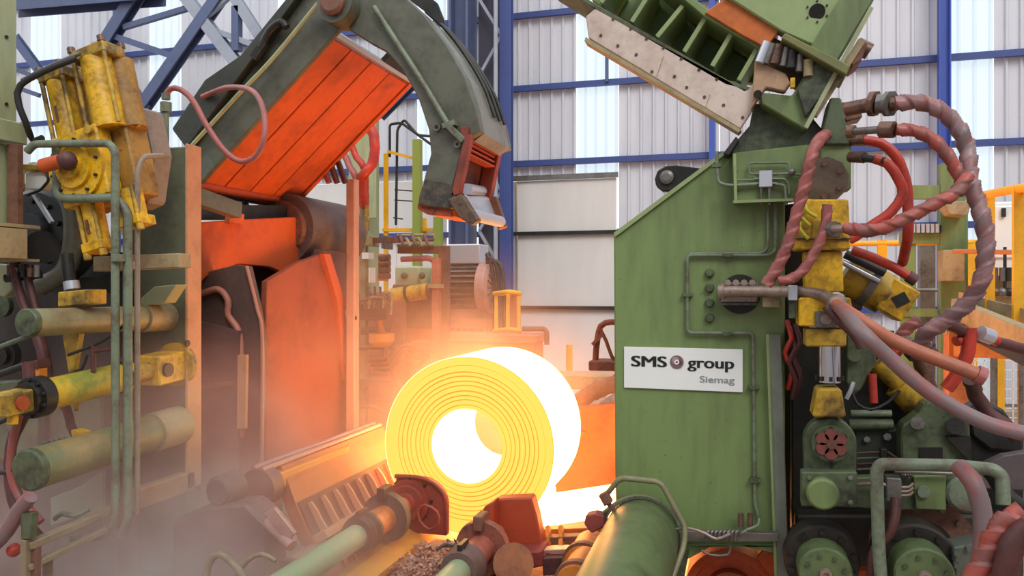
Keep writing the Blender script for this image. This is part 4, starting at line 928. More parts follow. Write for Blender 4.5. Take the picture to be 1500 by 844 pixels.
ob = mat('amber_table_paint', '#cc7a2e', .5, 0, '#8f4a26', .5, 3)
for (y0, y1, v, m_) in ((776,785,7.3,ob),(788,800,7.1,RUST),(806,812,6.8,pm),(818,844,6.7,HOSED)):
    part('beam', MB().ppx([(795,y0),(905,y0-4),(905,y1-4),(795,y1)], v, v+.12), m_, tb_, .006)
for px, py, v in ((852,812,6.5),(842,842,6.0)):
    c_ = pv(px,py+18,v); part('roller', MB().cyl(c_, c_+Vector((0,.5,0)), .16, n=24), ob, tb_)
    part('roller_collar', MB().cyl(c_+Vector((0,.05,0)), c_+Vector((0,.12,0)), .185, n=24), RUST, tb_)
for x in (803, 822, 868): part('stud', MB().bar(pv(x,772,7.25), pv(x,806,7.0), .04, .04, (0,1,0)), ob, tb_)

# small fittings in the dark left machinery
vr = thing('valve_cluster', 'cluster of small dark red and pale valves on the lowest green cylinder', 'valve', pv(80, 660, 4.85))
for i in range(5):
    part('clip', MB().tube([pv(60+i*8,660-i,4.85), pv(64+i*8,648-i*2,4.83), pv(72+i*8,650-i,4.83), pv(78+i*6,664-i*2,4.85)], .010, 6), GREY if i % 2 else GREENPI, vr)
part('body', MB().box(pv(62,652,4.86), pv(82,668,4.95)), DARK, vr, .005)
rc = thing('red_union', 'dusty red pipe union on the pale plate beneath the lowest green cylinder', 'fitting', pv(95, 706, 5.1))
part('union', MB().cyl(pv(88,700,5.1), pv(112,692,5.1), .035, n=10), HOSER, rc)
part('elbow', MB().tube([pv(88,706,5.1), pv(90,694,5.1), pv(98,690,5.1)], .018, 8), SHEETM, rc)
vp = thing('pipe_manifold', 'dark manifold with short vertical stubs under the tan beam end', 'manifold', pv(30, 430, 5.0))
part('bar', MB().cyl(pv(8,408,5.0), pv(60,402,5.1), .035, n=10), DARK, vp)
for i in range(5): part('stub', MB().cyl(pv(14+i*10,406,5.0), pv(14+i*10,388+i%2*4,5.0), .022, n=8), (COPPER, GREY, DARK, COPPER, GREY)[i], vp)
part('white_cover', MB().ppx([(-10,386),(12,388),(18,424),(6,436),(-10,430)], 5.3, 5.4), GREENP, vp, .01)
sk = thing('sensor_box', 'small orange junction box on top of the yellow horizontal cylinder gland', 'box', pv(60, 552, 4.75))
part('box', MB().box(pv(50,538,4.72), pv(70,552,4.8)), mat('orange_box', '#d6802e', .5), sk, .005)
part('lid', MB().box(pv(48,528,4.70), pv(74,538,4.82)), HOSED, sk, .005)
for i, (a, b, c_) in enumerate([((104,545),(120,540),(128,520)),((190,470),(150,500),(100,520))]):
    solo('thin_pipe', MB().tube([pv(*a,5.05), pv(*b,5.0), pv(*c_,5.0)], .012, 8), DARK, ('thin dark pipe looping over the yellow horizontal cylinder','thin dark pipe sloping between the upper green cylinder and the strut')[i], 'pipe')
# ================================================================== RIGHT: green housing with the sign
HV = 6.2
H = thing('green_housing', 'tall green machine housing with sloping shoulder carrying the white sign', 'machine housing', pv(1030, 800, HV))
part('body', MB().ppx([(899,344),(1062,224),(1150,224),(1150,784),(1152,800),(903,800),(901,700)], HV, HV+1.1), GREEN, H, .012)
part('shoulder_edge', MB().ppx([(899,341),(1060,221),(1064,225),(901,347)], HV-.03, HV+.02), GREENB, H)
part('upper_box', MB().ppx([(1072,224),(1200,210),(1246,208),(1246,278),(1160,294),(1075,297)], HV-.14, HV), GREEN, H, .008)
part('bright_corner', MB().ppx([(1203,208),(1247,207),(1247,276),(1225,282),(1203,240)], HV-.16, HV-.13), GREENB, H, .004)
part('box_lip', MB().bar(pv(1076,226,HV-.17), pv(1078,296,HV-.17), .02, .05, (0,1,0)), GREENB, H)
part('box_shelf', MB().bar(pv(1074,296,HV-.18), pv(1162,293,HV-.18), .05, .02), GREENB, H)
part('edge_angle', MB().ppx([(1127,490),(1144,490),(1157,880),(1140,880)], HV-.10, HV+.02), mat('grey_green_angle', '#70766a', .45, 0, '#55584c', .5, 3), H, .006)
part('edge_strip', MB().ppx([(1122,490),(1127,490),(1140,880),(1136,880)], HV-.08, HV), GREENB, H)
part('base_skirt', MB().ppx([(1000,800),(1152,800),(1152,815),(1085,800),(1040,802),(1003,822)], HV-.05, HV+.2), GREEN, H, .006)
part('skirt_plate', MB().ppx([(985,806),(1010,806),(1000,860),(980,860)], HV-.06, HV+.1), GREEND, H)
lg = thing('lifting_lug', 'dark round lifting lug on the sloping shoulder of the green housing', 'lug', pv(982, 285, HV+.2))
part('plate', MB().ppx([(959,262),(963,250),(975,243),(990,242),(1040,248),(1015,285),(985,280),(970,280),(961,273)], HV+.2, HV+.3), DARK, lg, .01)
part('pin', MB().lathe(pv(977,260,HV+.2), (0,-1,0), [(0,.055),(.03,.055),(.04,.03),(.04,0)], 16), GREY, lg)
# sign
sg = thing('company_sign', 'white rectangular company sign fixed to the green housing', 'sign', pv(1001, 574, HV-.01))
part('board', MB().ppx([(914,508),(1088,512),(1088,575),(914,568)], HV-.02, HV-.004), WHITE, sg, .002)
def text(name, body, px0, px1, py_base, h_px, m, parent, bold=.0):
    cu = bpy.data.curves.new(name, 'FONT'); cu.body = body; cu.size = 1.0; cu.extrude = .004; cu.resolution_u = 6
    t = bpy.data.objects.new(name, cu); COL.objects.link(t)
    bpy.context.view_layer.update()
    me = bpy.data.meshes.new_from_object(t.evaluated_get(bpy.context.evaluated_depsgraph_get()))
    V0 = [v.co.copy() for v in me.vertices]; F0 = [list(p.vertices) for p in me.polygons]; V1, F1 = [], []
    for k in ((-1, 0, 1) if bold else (0,)):
        b_ = len(V1); V1 += [Vector((c.x + k*bold, c.y, c.z + k*.0006)) for c in V0]; F1 += [[i + b_ for i in f] for f in F0]
    me = bpy.data.meshes.new(name); me.from_pydata(V1, [], F1)
    bpy.data.objects.remove(t); bpy.data.curves.remove(cu)
    xs = [v.co.x for v in me.vertices]; x0, w = min(xs), max(xs) - min(xs)
    p = pv(px0, py_base, HV-.022); q = pv(px1, py_base, HV-.022); sx = (q.x-p.x)/w; sz = h_px*sc_at(px0, HV-.02)/.70
    off = wloc(parent)
    for v in me.vertices:
        x, y, z = v.co; v.co = Vector((p.x + (x-x0)*sx, HV-.022 - z*.5, p.z + y*sz)) - off
    me.materials.clear(); me.materials.append(m)
    for f in me.polygons: f.material_index = 0
    return link(bpy.data.objects.new(name, me), parent)
text('lettering', 'SMS', 924.5, 977, 536.5, 15.5, INK, sg, .036)
text('lettering', 'group', 1007, 1075.5, 538.5, 16, INK, sg, .03)
text('lettering', 'Siemag', 1025, 1076, 560, 9.5, INKG, sg, .014)
ec = pv(991.5, 530.5, HV-.022); er = 9.8*sc_at(991, HV)
part('emblem', MB().cyl(ec, ec+Vector((0,-.004,0)), er, n=32), EMBL, sg, label='plum round emblem between the words')
EMB = last(sg,'emblem')
part('emblem_leaf', MB().lathe(ec+Vector((-er*.2,-.0045,er*.25)), (0,-1,0), [(0,er*.52),(.001,er*.45),(.001,0)], 20), mat('emblem_mauve', '#a8888c', .5), EMB)
part('emblem_leaf', MB().lathe(ec+Vector((er*.35,-.0045,-er*.05)), (0,-1,0), [(0,er*.4),(.001,er*.35),(.001,0)], 20), mat('emblem_dark', '#53383f', .5), EMB)
part('emblem_ring', MB().ringplate(ec+Vector((0,-.0062,0)), (0,-1,0), er*.16, er*.36, .001, 20), WHITE, EMB)
part('emblem_dot', MB().cyl(ec+Vector((0,-.0055,0)), ec+Vector((0,-.0075,0)), er*.16, n=12), INK, EMB)
# lubrication lines
lp = thing('lube_line', 'thin green lubrication pipework stepped across the housing front', 'pipe', pv(1050, 690, HV-.03))
vv = HV - .035
def P_(*pts, v=vv): return [pv(a, b, v) for a, b in pts]
part('pipe', MB().pipe(P_((1136,298),(1136,368),(1126,374),(1007,374),(1007,484),(1012,488),(1103,488),(1104,560),(1106,738),(1112,760)), .014), GREENPI, lp)
part('pipe', MB().pipe(P_((1125,298),(1125,362),(1118,371),(1010,372)), .012), GREENPI, lp)
for x, y in ((1066,374),(1007,432),(1104,568),(1106,704),(1066,489)):
    part('clip', MB().box(pv(x-8,y-3,vv-.02), pv(x+8,y+3,vv+.03)), GREEND, lp, .003)
    part('clip_bolt', MB().cyl(pv(x+6,y,vv-.03), pv(x+6,y,vv), .012, n=8), GREEND, last(lp,'clip'))
ds = thing('distributor', 'small grey lubrication distributor block on the upper green box', 'valve', pv(1121, 276, HV-.2))
v2 = HV - .18
part('block', MB().box(pv(1112,250,v2-.03), pv(1131,275,v2+.03)), SHEETM, ds, .004)
for i in range(3):
    part('nipple', MB().cyl(pv(1105,255+i*7,v2), pv(1138,255+i*7,v2), .011, n=8), GREY, ds)
for x in (1115, 1127): part('nipple', MB().cyl(pv(x,272,v2), pv(x,284,v2), .012, n=8), GREY, ds)
part('pipe', MB().pipe(P_((1108,255),(1098,255),(1097,240),(1102,239),(1155,238),(1157,252),v=v2), .008), GREENPI, ds)
part('pipe', MB().pipe(P_((1108,263),(1080,264),v=v2), .008), GREENPI, ds)
part('pipe', MB().pipe(P_((1108,270),(1068,272),(1052,268),(1050,240),(1050,222),v=v2), .014), GREENPI, ds)
part('pipe', MB().pipe(P_((1136,262),(1150,262),(1156,270),(1156,284),v=v2), .008), GREENPI, ds)
part('pipe', MB().pipe(P_((1136,270),(1150,271),(1152,300),v=v2), .011), GREENPI, ds)
part('pipe', MB().pipe(P_((1136,255),(1160,254),(1200,262),v=v2), .010), GREENPI, ds)
part('pipe', MB().pipe(P_((1115,280),(1115,300),v=v2), .010), GREENPI, ds)
part('pipe', MB().pipe(P_((1127,280),(1127,300),v=v2), .010), GREENPI, ds)
part('clip', MB().box(pv(1042,240,v2-.02), pv(1056,246,v2+.03)), GREEND, ds)
part('elbow', MB().sphere(pv(1160,252,v2), .028, 10, 6), GREY, ds)
for i, y in enumerate((400, 422, 444, 466)):
    part('round_bolt', MB().lathe(pv(1039.5,y,HV-.002), (0,-1,0), [(0,.036),(.03,.036),(.045,.026),(.045,0)], 14), GREEND, H)
pf = thing('pipe_flange', 'bolted flange in a dark round opening of the green housing', 'flange', pv(1084, 460, HV-.05))
part('opening', MB().cyl(pv(1084,431,HV-.004), pv(1084,431,HV-.012), .15, n=28), DARKER, pf)
part('flange_plate', MB().box(pv(1056,414,HV-.10), pv(1110,444,HV-.02)), MAUVE, pf, .01)
for x in (1066, 1078, 1090, 1102): part('stud', MB().cyl(pv(x,414,HV-.16), pv(x,414,HV-.04), .024, n=8), MAUVE, pf)
part('lower_bar', MB().box(pv(1052,444,HV-.12), pv(1110,447,HV-.02)), GREEND, pf)
part('tan_block', MB().box(pv(1117,434,HV-.2), pv(1142,450,HV-.02)), TAN, pf, .006)
lnm = thing('feed_pipe', 'dusty pinkish pipe crossing the housing and the yellow cylinder', 'pipe', pv(1150, 440, 5.9))
part('pipe', MB().tube([pv(1058,427,6.02), pv(1120,427,6.0), pv(1170,428,5.85), pv(1206,433,5.75), pv(1228,444,5.65)], .042, 12), MAUVE, lnm)
part('clamp', MB().box(pv(1155,418,5.78), pv(1167,440,5.88)), SHEETM, lnm, .005)
part('clamp_stem', MB().bar(pv(1161,440,5.84), pv(1161,466,5.84), .05, .05, (0,1,0)), GREEND, lnm)
part('end_flange', MB().cyl(pv(1054,427,6.03), pv(1062,427,6.02), .055, n=14), MAUVE, lnm)
part('union', MB().sphere(pv(1226,444,5.64), .065, 12, 8), MAUVE, lnm)
mn = thing('lube_manifold', 'row of small tangled lubrication fittings at the foot of the housing', 'manifold', pv(1050, 800, 6.0))
part('channel', MB().ppx([(1000,778),(1140,782),(1140,794),(1000,794)], 6.05, 6.12), mat('grey_channel', '#6f6a62', .45, .3, '#55504a', .4, 4), mn, .004)
for i in range(8):
    x = 1034 + i*6
    part('fitting', MB().pipe([pv(x,792,5.98), pv(x+2,780,5.96), pv(x+6,777,5.98), pv(x+7,786,6.0)], .010), GREY, mn)
part('tube', MB().tube([pv(985,776,5.95), pv(1010,774,5.95), pv(1034,782,5.95), pv(1050,790,5.95), pv(1070,782,5.95)], .012, 8), MAUVE, mn)
part('tube', MB().tube([pv(1028,806,5.9), pv(1040,813,5.9), pv(1066,813,5.9), pv(1070,800,5.9)], .009, 6), GREY, mn)
part('tube', MB().tube([pv(1112,760,6.1), pv(1110,770,6.05), pv(1095,776,6.0), pv(1086,782,6.0)], .011, 8), GREENPI, mn)
part('valve', MB().cyl(pv(1085,752,6.1), pv(1085,772,6.1), .02, n=8), COPPER, mn)
part('valve', MB().cyl(pv(1099,752,6.1), pv(1099,772,6.1), .02, n=8), COPPER, mn)
# big green pipe and its collar
bp = thing('mandrel_tube', 'large green tube pointing at the viewer at the foot of the green housing', 'tube', (-.67, 5.2, .62))
cA = Vector((-.70, 4.2, .90)); cBp = Vector((-.70, 6.15, .90))
part('tube', MB().cyl(cA, cBp, .285, n=40), mat('dark_green_tube', '#65744c', .42, 0, '#454b36', .6, 2), bp)
part('collar', MB().lathe(cBp - Vector((0,.12,0)), (0,1,0), [(0,.29),(0,.31),(.05,.31),(.05,.29)], 40), GREENPI, bp)
part('weld_tab', MB().bar(pv(875,834,4.9), pv(905,842,4.8), .02, .02), GREEND, bp)
rn = thing('bent_rail', 'bent olive handrail arching over the large green tube', 'rail', pv(950, 760, 5.9))
part('rail', MB().pipe([pv(889,724,6.0), pv(908,700,5.95), pv(968,706,5.9), pv(1004,772,5.9), pv(1002,800,5.85), pv(985,846,5.7)], .022), mat('olive_rail', '#858262', .45, 0, '#66604a', .5, 4), rn)
part('clamp', MB().bar(pv(883,722,5.95), pv(892,738,5.95), .07, .07, (0,1,0)), RUST, rn, .006)
part('clamp_leg', MB().bar(pv(890,736,5.95), pv(899,748,5.95), .03, .03, (0,1,0)), RUST, rn)
part('hoop', MB().tube([pv(884,752,6.05), pv(905,736,6.05), pv(930,727,6.05), pv(958,732,6.05), pv(980,752,6.05), pv(988,780,6.05)], .018, 8), bpy.data.materials['olive_rail'], rn)
solo('proximity_sensor', MB().ppx([(855,768),(858,755),(872,753),(886,756),(886,772),(866,782)], 6.0, 6.12), rm, 'dark red sensor box between the hot strip and the large green tube', 'sensor', bevel=.01)
hr = thing('lit_roller', 'orange lit round roller end under the foot of the green housing', 'roller', pv(1070, 860, 6.4))
hc = pv(1070,872,6.5)
part('shell', MB().lathe(hc, (0,-1,0), [(-.5,.36),(.0,.36),(.02,.30),(-.06,.28),(-.06,0)], 36), mat('orange_lit_roller', '#cf5a26', .5, 0, '#8c3a20', .4, 3), hr)  # orange light on the roller put into its base colour
part('hub', MB().lathe(hc, (0,-1,0), [(-.08,.2),(.03,.19),(.03,0)], 28), mat('dark_orange_hub', '#8f4424', .5), hr)
part('arm', MB().ppx([(1120,802),(1180,852),(1175,880),(1150,880),(1108,816)], 6.45, 6.6), bpy.data.materials['orange_lit_roller'], hr, .01)  # orange shape standing for the glow beneath the rolls

# ================================================================== RIGHT: yellow cylinder and green crank
yc = thing('press_cylinder', 'upright yellow press cylinder on the right flank of the green housing', 'hydraulic cylinder', pv(1206, 612, 5.95))
part('top_block', MB().ppx([(1168,296),(1180,292),(1243,292),(1246,366),(1164,366)], 5.75, 6.05), YELLOW, yc, .01)
part('top_seam', MB().bar(pv(1165,350,5.74), pv(1246,350,5.74), .01, .008), DARK, yc)
part('neck', MB().ppx([(1178,368),(1234,368),(1236,428),(1180,430)], 5.8, 6.02), YELLOW, yc, .01)
part('mid_block', MB().ppx([(1170,436),(1246,436),(1248,448),(1240,480),(1170,478)], 5.76, 6.05), YELLOW, yc, .01)
part('bottom_block', MB().ppx([(1180,482),(1240,482),(1240,508),(1180,508)], 5.78, 6.02), YELLOWD, yc, .01)
part('port_plate', MB().ppx([(1194,456),(1226,456),(1226,480),(1194,480)], 5.73, 5.76), GREY, yc, .004)
part('port', MB().cyl(pv(1210,468,5.66), pv(1210,468,5.74), .035, n=12), MAUVE, yc)
part('rod', MB().cyl(pv(1215,506,5.92), pv(1215,560,5.92), .075, n=24), CHROME, yc, label='chromed piston rod')
part('gland_nuts', MB().bolts(pv(1215,557,5.92), (0,0,1), .085, 8, .012, .03), DARK, last(yc,'rod'), stuff=True)
part('rod_end', MB().ppx([(1198,570),(1233,570),(1240,612),(1190,612)], 5.78, 6.05), YELLOWD, yc, .015)
mb = MB()
for i in range(7): mb.bar(pv(1172+i*5, 300+ (i%2)*6, 5.73), pv(1168+i*5, 360-(i%3)*8, 5.73), .012, .012, (0,1,0))
for i, (a, b) in enumerate((((1174,306),(1186,330)),((1180,300),(1196,318)),((1172,322),(1184,350)))):
    part('grease_pipe', MB().tube([pv(*a,5.72), pv((a[0]+b[0])/2-6,(a[1]+b[1])/2,5.71), pv(*b,5.72)], .012, 6), mat('yellow_green_tube', '#b9b93a', .5) if i == 0 else bpy.data.materials['yellow_green_tube'], yc)
part('inlet', MB().cyl(pv(1224,336,5.66), pv(1224,336,5.75), .05, n=14), GREY, yc)
part('inlet_flange', MB().ppx([(1190,322),(1232,322),(1232,350),(1190,350)], 5.72, 5.75), YELLOWD, yc, .004)
ck = thing('green_crank', 'rounded green crank plate with red flower shaped boss under the yellow cylinder', 'crank', pv(1216, 745, 5.9))
cc = pv(1216,648,5.85); R = 36*sc_at(1216,5.85)
P = [(cc.x + R*math.cos(math.radians(a)), cc.z + R*math.sin(math.radians(a))) for a in range(0,181,12)]
b0 = pv(1180,742,5.85); b1 = pv(1254,742,5.85)
part('plate', MB().prism(P + [(b0.x, b0.z), (b1.x, b1.z)], 5.85, 6.0), GREEND, ck, .01)
part('boss', MB().cyl(cc, cc+Vector((0,-.05,0)), .125, n=28), GREEND, ck, .006)
fl = mat('red_brown_boss', '#84463e', .5, 0, '#55302a', .5, 6)
for i in range(6):
    a = math.radians(30+60*i); part('boss_petal', MB().cyl(cc+Vector((.065*math.cos(a),-.05,.065*math.sin(a))), cc+Vector((.065*math.cos(a),-.075,.065*math.sin(a))), .042, n=14), fl, last(ck,'boss'))
part('boss_pin', MB().cyl(cc+Vector((0,-.05,0)), cc+Vector((0,-.10,0)), .03, n=12), COPPER, last(ck,'boss'))
part('boss_bolts', MB().bolts(cc+Vector((0,-.05,0)), (0,-1,0), .105, 6, .013, .02, .0), DARK, last(ck,'boss'), stuff=True)
part('lower_plate', MB().ppx([(1174,692),(1256,692),(1256,744),(1174,742)], 5.72, 5.85), GREEND, ck, .008)
part('round_cap', MB().lathe(pv(1204,721,5.72), (0,-1,0), [(0,.105),(.06,.105),(.075,.09),(.075,0)], 28), GREEN, ck)
part('drip_line', MB().cyl(pv(1218,690,5.84), pv(1217,668,5.84), .008, n=6), DARK, ck)
# small tilted cylinder with solenoid
sc_ = thing('tilted_cylinder', 'small yellow cylinder tilted down beside the hanging red hoses', 'hydraulic cylinder', pv(1290, 460, 6.6))
a, b = pv(1238,398,6.6), pv(1322,446,6.6); dd = (b-a).normalized()
part('barrel', MB().cyl(a, a.lerp(b,.72), .16, n=24), YELLOWD, sc_)
part('end_block', MB().bar(a.lerp(b,.66), a.lerp(b,1.08), .26, .30, (0,1,0)), YELLOW, sc_, .012)
part('clamp', MB().lathe(a.lerp(b,.36), dd, [(0,.16),(0,.18),(.06,.18),(.06,.16)], 24), GREY, sc_)
part('line', MB().cyl(pv(1238,372,6.4), pv(1296,400,6.4), .035, n=10), BLACK, sc_)
part('line', MB().cyl(pv(1234,384,6.4), pv(1288,412,6.4), .022, n=10), SHEETM, sc_)
part('port', MB().bar(a.lerp(b,.9)+Vector((-.02,-.14,.05)), a.lerp(b,1.0)+Vector((-.02,-.14,.0)), .1, .04, (0,1,0)), DARK, sc_)
part('base', MB().ppx([(1236,424),(1250,420),(1268,436),(1262,456),(1246,450)], 6.55, 6.7), HOSED, sc_, .01)
solo('lower_yellow_cylinder', MB().cyl(pv(1320,560,6.6), pv(1352,592,6.6), .14, n=22).cyl(pv(1286,530,6.6), pv(1322,562,6.6), .09, n=18), YELLOWD, 'grimy yellow cylinder slanting down behind the long hoses', 'hydraulic cylinder')
# block behind the cylinder
hbk = thing('hose_manifold', 'green manifold block with round brown plate above the yellow cylinder', 'manifold', pv(1215, 280, 5.9))
rp = mat('brown_round_plate', '#6f6052', .5, 0, '#4e4236', .6, 6)
part('round_plate', MB().cyl(pv(1207,264,6.0), pv(1207,264,5.9), .165, n=10), rp, hbk, .008)
part('plate_bolts', MB().bolts(pv(1207,264,5.9), (0,-1,0), .115, 6, .022, .03), COPPER, last(hbk,'round_plate'), stuff=True)
part('back_block', MB().ppx([(1216,143),(1232,143),(1244,205),(1244,212),(1200,212)], 6.0, 6.3), GREEND, hbk, .01)
part('side_wing', MB().ppx([(1230,150),(1258,148),(1264,172),(1240,178),(1230,170)], 6.05, 6.25), COPPER, hbk, .01)
part('sub_plate', MB().ppx([(1150,300),(1182,296),(1186,500),(1150,500)], 6.32, 6.42), DARKER, hbk)
# back dark wall of the machinery, right of housing
dk = thing('dark_side_frame', 'black oily machine frame behind the yellow press cylinder and crank', 'machine frame', (1.4, 6.9, 0))
part('column', MB().ppx([(1138,470),(1182,470),(1178,880),(1140,880)], 7.32, 7.6), DARKER, dk)
part('back_plate', MB().ppx([(1160,480),(1250,480),(1260,540),(1290,540),(1330,590),(1400,600),(1500,640),(1500,900),(1160,900)], 6.75, 7.0), DARKER, dk, .01)
part('upper_plate', MB().ppx([(1240,485),(1310,485),(1310,560),(1240,560)], 6.9, 7.0), DARK, dk)
part('bar', MB().cyl(pv(1246,606,6.5), pv(1306,606,6.5), .028, n=10), GREENPI, dk)
part('bar', MB().cyl(pv(1244,622,6.45), pv(1308,622,6.45), .04, n=10), GREEND, dk)
part('red_lines', MB().tube([pv(1158,480,6.2), pv(1164,500,6.2), pv(1160,530,6.2), pv(1170,560,6.2)], .03, 8), HOSED, dk)
part('housing_block', MB().ppx([(1250,630),(1330,628),(1330,700),(1250,700)], 6.5, 6.75), mat('black_green_block', '#343a30', .5, 0, '#23241f', .5, 3), dk, .02)
part('floor_block', MB().ppx([(1165,755),(1500,755),(1500,900),(1165,900)], 6.55, 6.75), mat('black_brown_block', '#2b2723', .5, 0, '#3d342c', .5, 3), dk, .02)
tl = thing('teardrop_lever', 'dark green teardrop shaped lever behind the piston rod', 'lever', pv(1256, 570, 6.3))
part('plate', MB().ppx([(1240,490),(1262,486),(1280,500),(1284,530),(1262,570),(1250,582),(1240,560)], 6.3, 6.42), GREEND, tl, .01)
part('pin', MB().cyl(pv(1252,520,6.24), pv(1252,520,6.3), .05, n=16), GREEND, tl)
part('link', MB().cyl(pv(1278,548,6.28), pv(1280,590,6.28), .03, n=10), HOSER, tl)
bk = thing('bell_crank', 'dark green bell crank casting with square hole in the lower machinery', 'lever', pv(1370, 700, 6.3))
part('plate', MB().ppx([(1320,640),(1322,624),(1346,606),(1356,590),(1376,584),(1392,590),(1420,606),(1424,690),(1320,690)], 6.25, 6.45), GREEND, bk, .015)
part('square_hole', MB().ppx([(1347,656),(1381,656),(1381,680),(1347,680)], 6.235, 6.25), DARKER, bk)
part('pin', MB().cyl(pv(1344,620,6.17), pv(1344,620,6.26), .045, n=14), GREY, bk)
part('pin', MB().cyl(pv(1400,624,6.17), pv(1400,624,6.26), .06, n=14), DARK, bk)
part('slot_plate', MB().ppx([(1386,640),(1422,640),(1424,678),(1404,660)], 6.2, 6.25), DARKER, bk)
vb = thing('valve_station', 'green valve panel with round caps behind the bent green pipe', 'panel', pv(1340, 750, 6.1))
part('plate', MB().ppx([(1250,700),(1384,696),(1386,748),(1300,748),(1250,744)], 6.1, 6.2), GREEND, vb, .01)
part('bright_plate', MB().ppx([(1338,698),(1386,696),(1386,748),(1342,746)], 6.06, 6.1), GREEN, vb, .006)
part('cap', MB().lathe(pv(1352,720,6.06), (0,-1,0), [(0,.045),(.03,.04),(.03,0)], 16), GREENPI, vb)
part('cap', MB().lathe(pv(1413,722,6.1), (0,-1,0), [(-.15,.13),(.04,.13),(.06,.11),(.06,0)], 24), GREENPI, vb, label='large pale green round cap')
part('valve_body', MB().box(pv(1298,700,5.98), pv(1316,730,6.1)), GREY, vb, .008)
for i in range(3): part('tube', MB().pipe([pv(1316,714+i*6,6.0), pv(1332,714+i*6,6.0), pv(1338,708+i*6,6.0)], .010), MAUVE, vb)
part('tube', MB().pipe([pv(1254,710,6.05), pv(1290,708,6.0), pv(1300,712,6.0)], .014), MAUVE, vb)
part('tube', MB().cyl(pv(1310,690,6.0), pv(1396,694,6.0), .016, n=8), GREY, vb)
gp = solo('bent_green_pipe', MB().pipe([pv(1292,870,5.55), pv(1287,800,5.6), pv(1284,690,5.6), pv(1290,680,5.6), pv(1400,682,5.6), pv(1456,688,5.55), pv(1468,698,5.55), pv(1470,740,5.5)], .042), GREENPI, 'pale green pipe bent as a square hoop over the lower machinery', 'pipe')
def end_roll(px, py, v, R, label):
    o = thing('flanged_roll', label, 'roller', pv(px, py+60, v)); c = pv(px, py, v)
    part('flange', MB().lathe(c+Vector((0,.25,0)), (0,-1,0), [(-.2,R*1.45),(.0,R*1.45),(.03,R*1.38),(.03,R)], 36), mat('black_roll_flange', '#2e2a27', .5, .2, '#4a3c34', .5, 4) if 'black_roll_flange' not in bpy.data.materials else bpy.data.materials['black_roll_flange'], o)
    part('flange_bolts', MB().bolts(c+Vector((0,.22,0)), (0,-1,0), R*1.22, 10, .022, .03), DARK, last(o,'flange'), stuff=True)
    part('body', MB().lathe(c, (0,-1,0), [(-.25,R),(.0,R),(.02,R*.94),(.02,0)], 36), mat('mid_green_roll', '#5f6f48', .45, 0, '#3a4030', .5, 4) if 'mid_green_roll' not in bpy.data.materials else bpy.data.materials['mid_green_roll'], o, label='green round end cover')
    part('cover_bolts', MB().bolts(c+Vector((0,-.02,0)), (0,-1,0), R*.72, 8, .016, .02, .3), GREEND, last(o,'body'), stuff=True)
    part('centre_plug', MB().lathe(c+Vector((0,-.02,0)), (0,-1,0), [(0,R*.25),(.03,R*.22),(.03,R*.12),(.01,R*.1),(.01,0)], 18), MAUVE, last(o,'body'))
end_roll(1209, 840, 5.7, .175, 'green ended flanged roll under the green crank')
end_roll(1354, 844, 5.55, .18, 'green ended flanged roll below the bent green pipe')
cv = solo('cast_cover', MB().ppx([(1396,802),(1436,796),(1440,860),(1400,860)], 5.7, 5.9).bolts(pv(1418,820,5.7), (0,-1,0), .08, 6, .02, .03), mat('grey_green_casting', '#5c6157', .6, 0, '#3f3e36', .6, 4), 'grey green cast cover beside the lower twisted hose', 'cover', bevel=.01)
solo('wedge_plate', MB().ppx([(1424,690),(1470,668),(1520,660),(1520,720),(1440,716)], 6.4, 6.5), mat('plum_grey_plate', '#5d5154', .5, 0, '#463c3c', .5, 3), 'plum grey sloping plate beyond the bent green pipe', 'plate', bevel=.008)
solo('arm_casting', MB().ppx([(1416,600),(1440,585),(1470,600),(1500,640),(1500,664),(1450,660),(1424,640)], 6.7, 6.9), DARK, 'dark arm casting under the longest pink hose', 'arm', bevel=.02)
solo('slanted_rod', MB().cyl(pv(1290,534,6.8), pv(1340,575,6.8), .06, n=16), GREY, 'slanted grey rod above the grimy yellow cylinder', 'rod')

# ================================================================== RIGHT: raised guide at the top
RG = thing('raised_guide', 'raised green ribbed guide frame tilted over the green housing', 'guide', pv(1090, 200, 6.2))
part('hinge_leg', MB().ppx([(1062,226),(1098,184),(1104,150),(1190,172),(1210,196),(1206,222),(1066,226)], 6.15, 6.75), GREEND, RG, .01)
part('hinge_foot', MB().ppx([(1060,224),(1078,200),(1082,204),(1068,226)], 6.0, 6.2), DARK, RG)
part('liner_plate', MB().ppx([(872,12),(858,24),(862,56),(1010,145),(1084,189),(1100,165),(1118,122),(1104,122),(1091,134),(1068,118)], 6.05, 6.12), WEAR, RG, .008, label='pale worn liner plate with bolt holes')
part('liner_edge', MB().ppx([(858,54),(864,58),(1012,146),(1086,190),(1082,194),(1008,150),(856,60)], 6.0, 6.14), TAN, RG)
for (x, y) in ((880,52),(905,67),(932,80),(955,105),(988,112),(1006,128),(1032,142),(1060,154),(1088,172),(898,28),(924,42),(947,57),(972,70),(998,86),(1024,102),(1050,116)):
    part('bolt_hole', MB().cyl(pv(x,y,6.05), pv(x,y,6.042), .012, n=8), COPPER, last(RG,'liner_plate'))
for (x0, y0) in ((972,82),(1040,138)):
    part('plate_joint', MB().bar(pv(x0,y0,6.047), pv(x0-10,y0+30,6.047), .004, .004), TAN, last(RG,'liner_plate'))
part('channel_back', MB().ppx([(840,-60),(905,-60),(1180,100),(1108,122),(1066,118),(868,2)], 6.55, 6.65), GREEN, RG, .008)
part('lower_flange', MB().ppx([(800,-40),(870,4),(1066,117),(1100,128),(1096,133),(1062,124),(866,10),(796,-34)], 6.05, 6.6), GREEND, RG, .006)
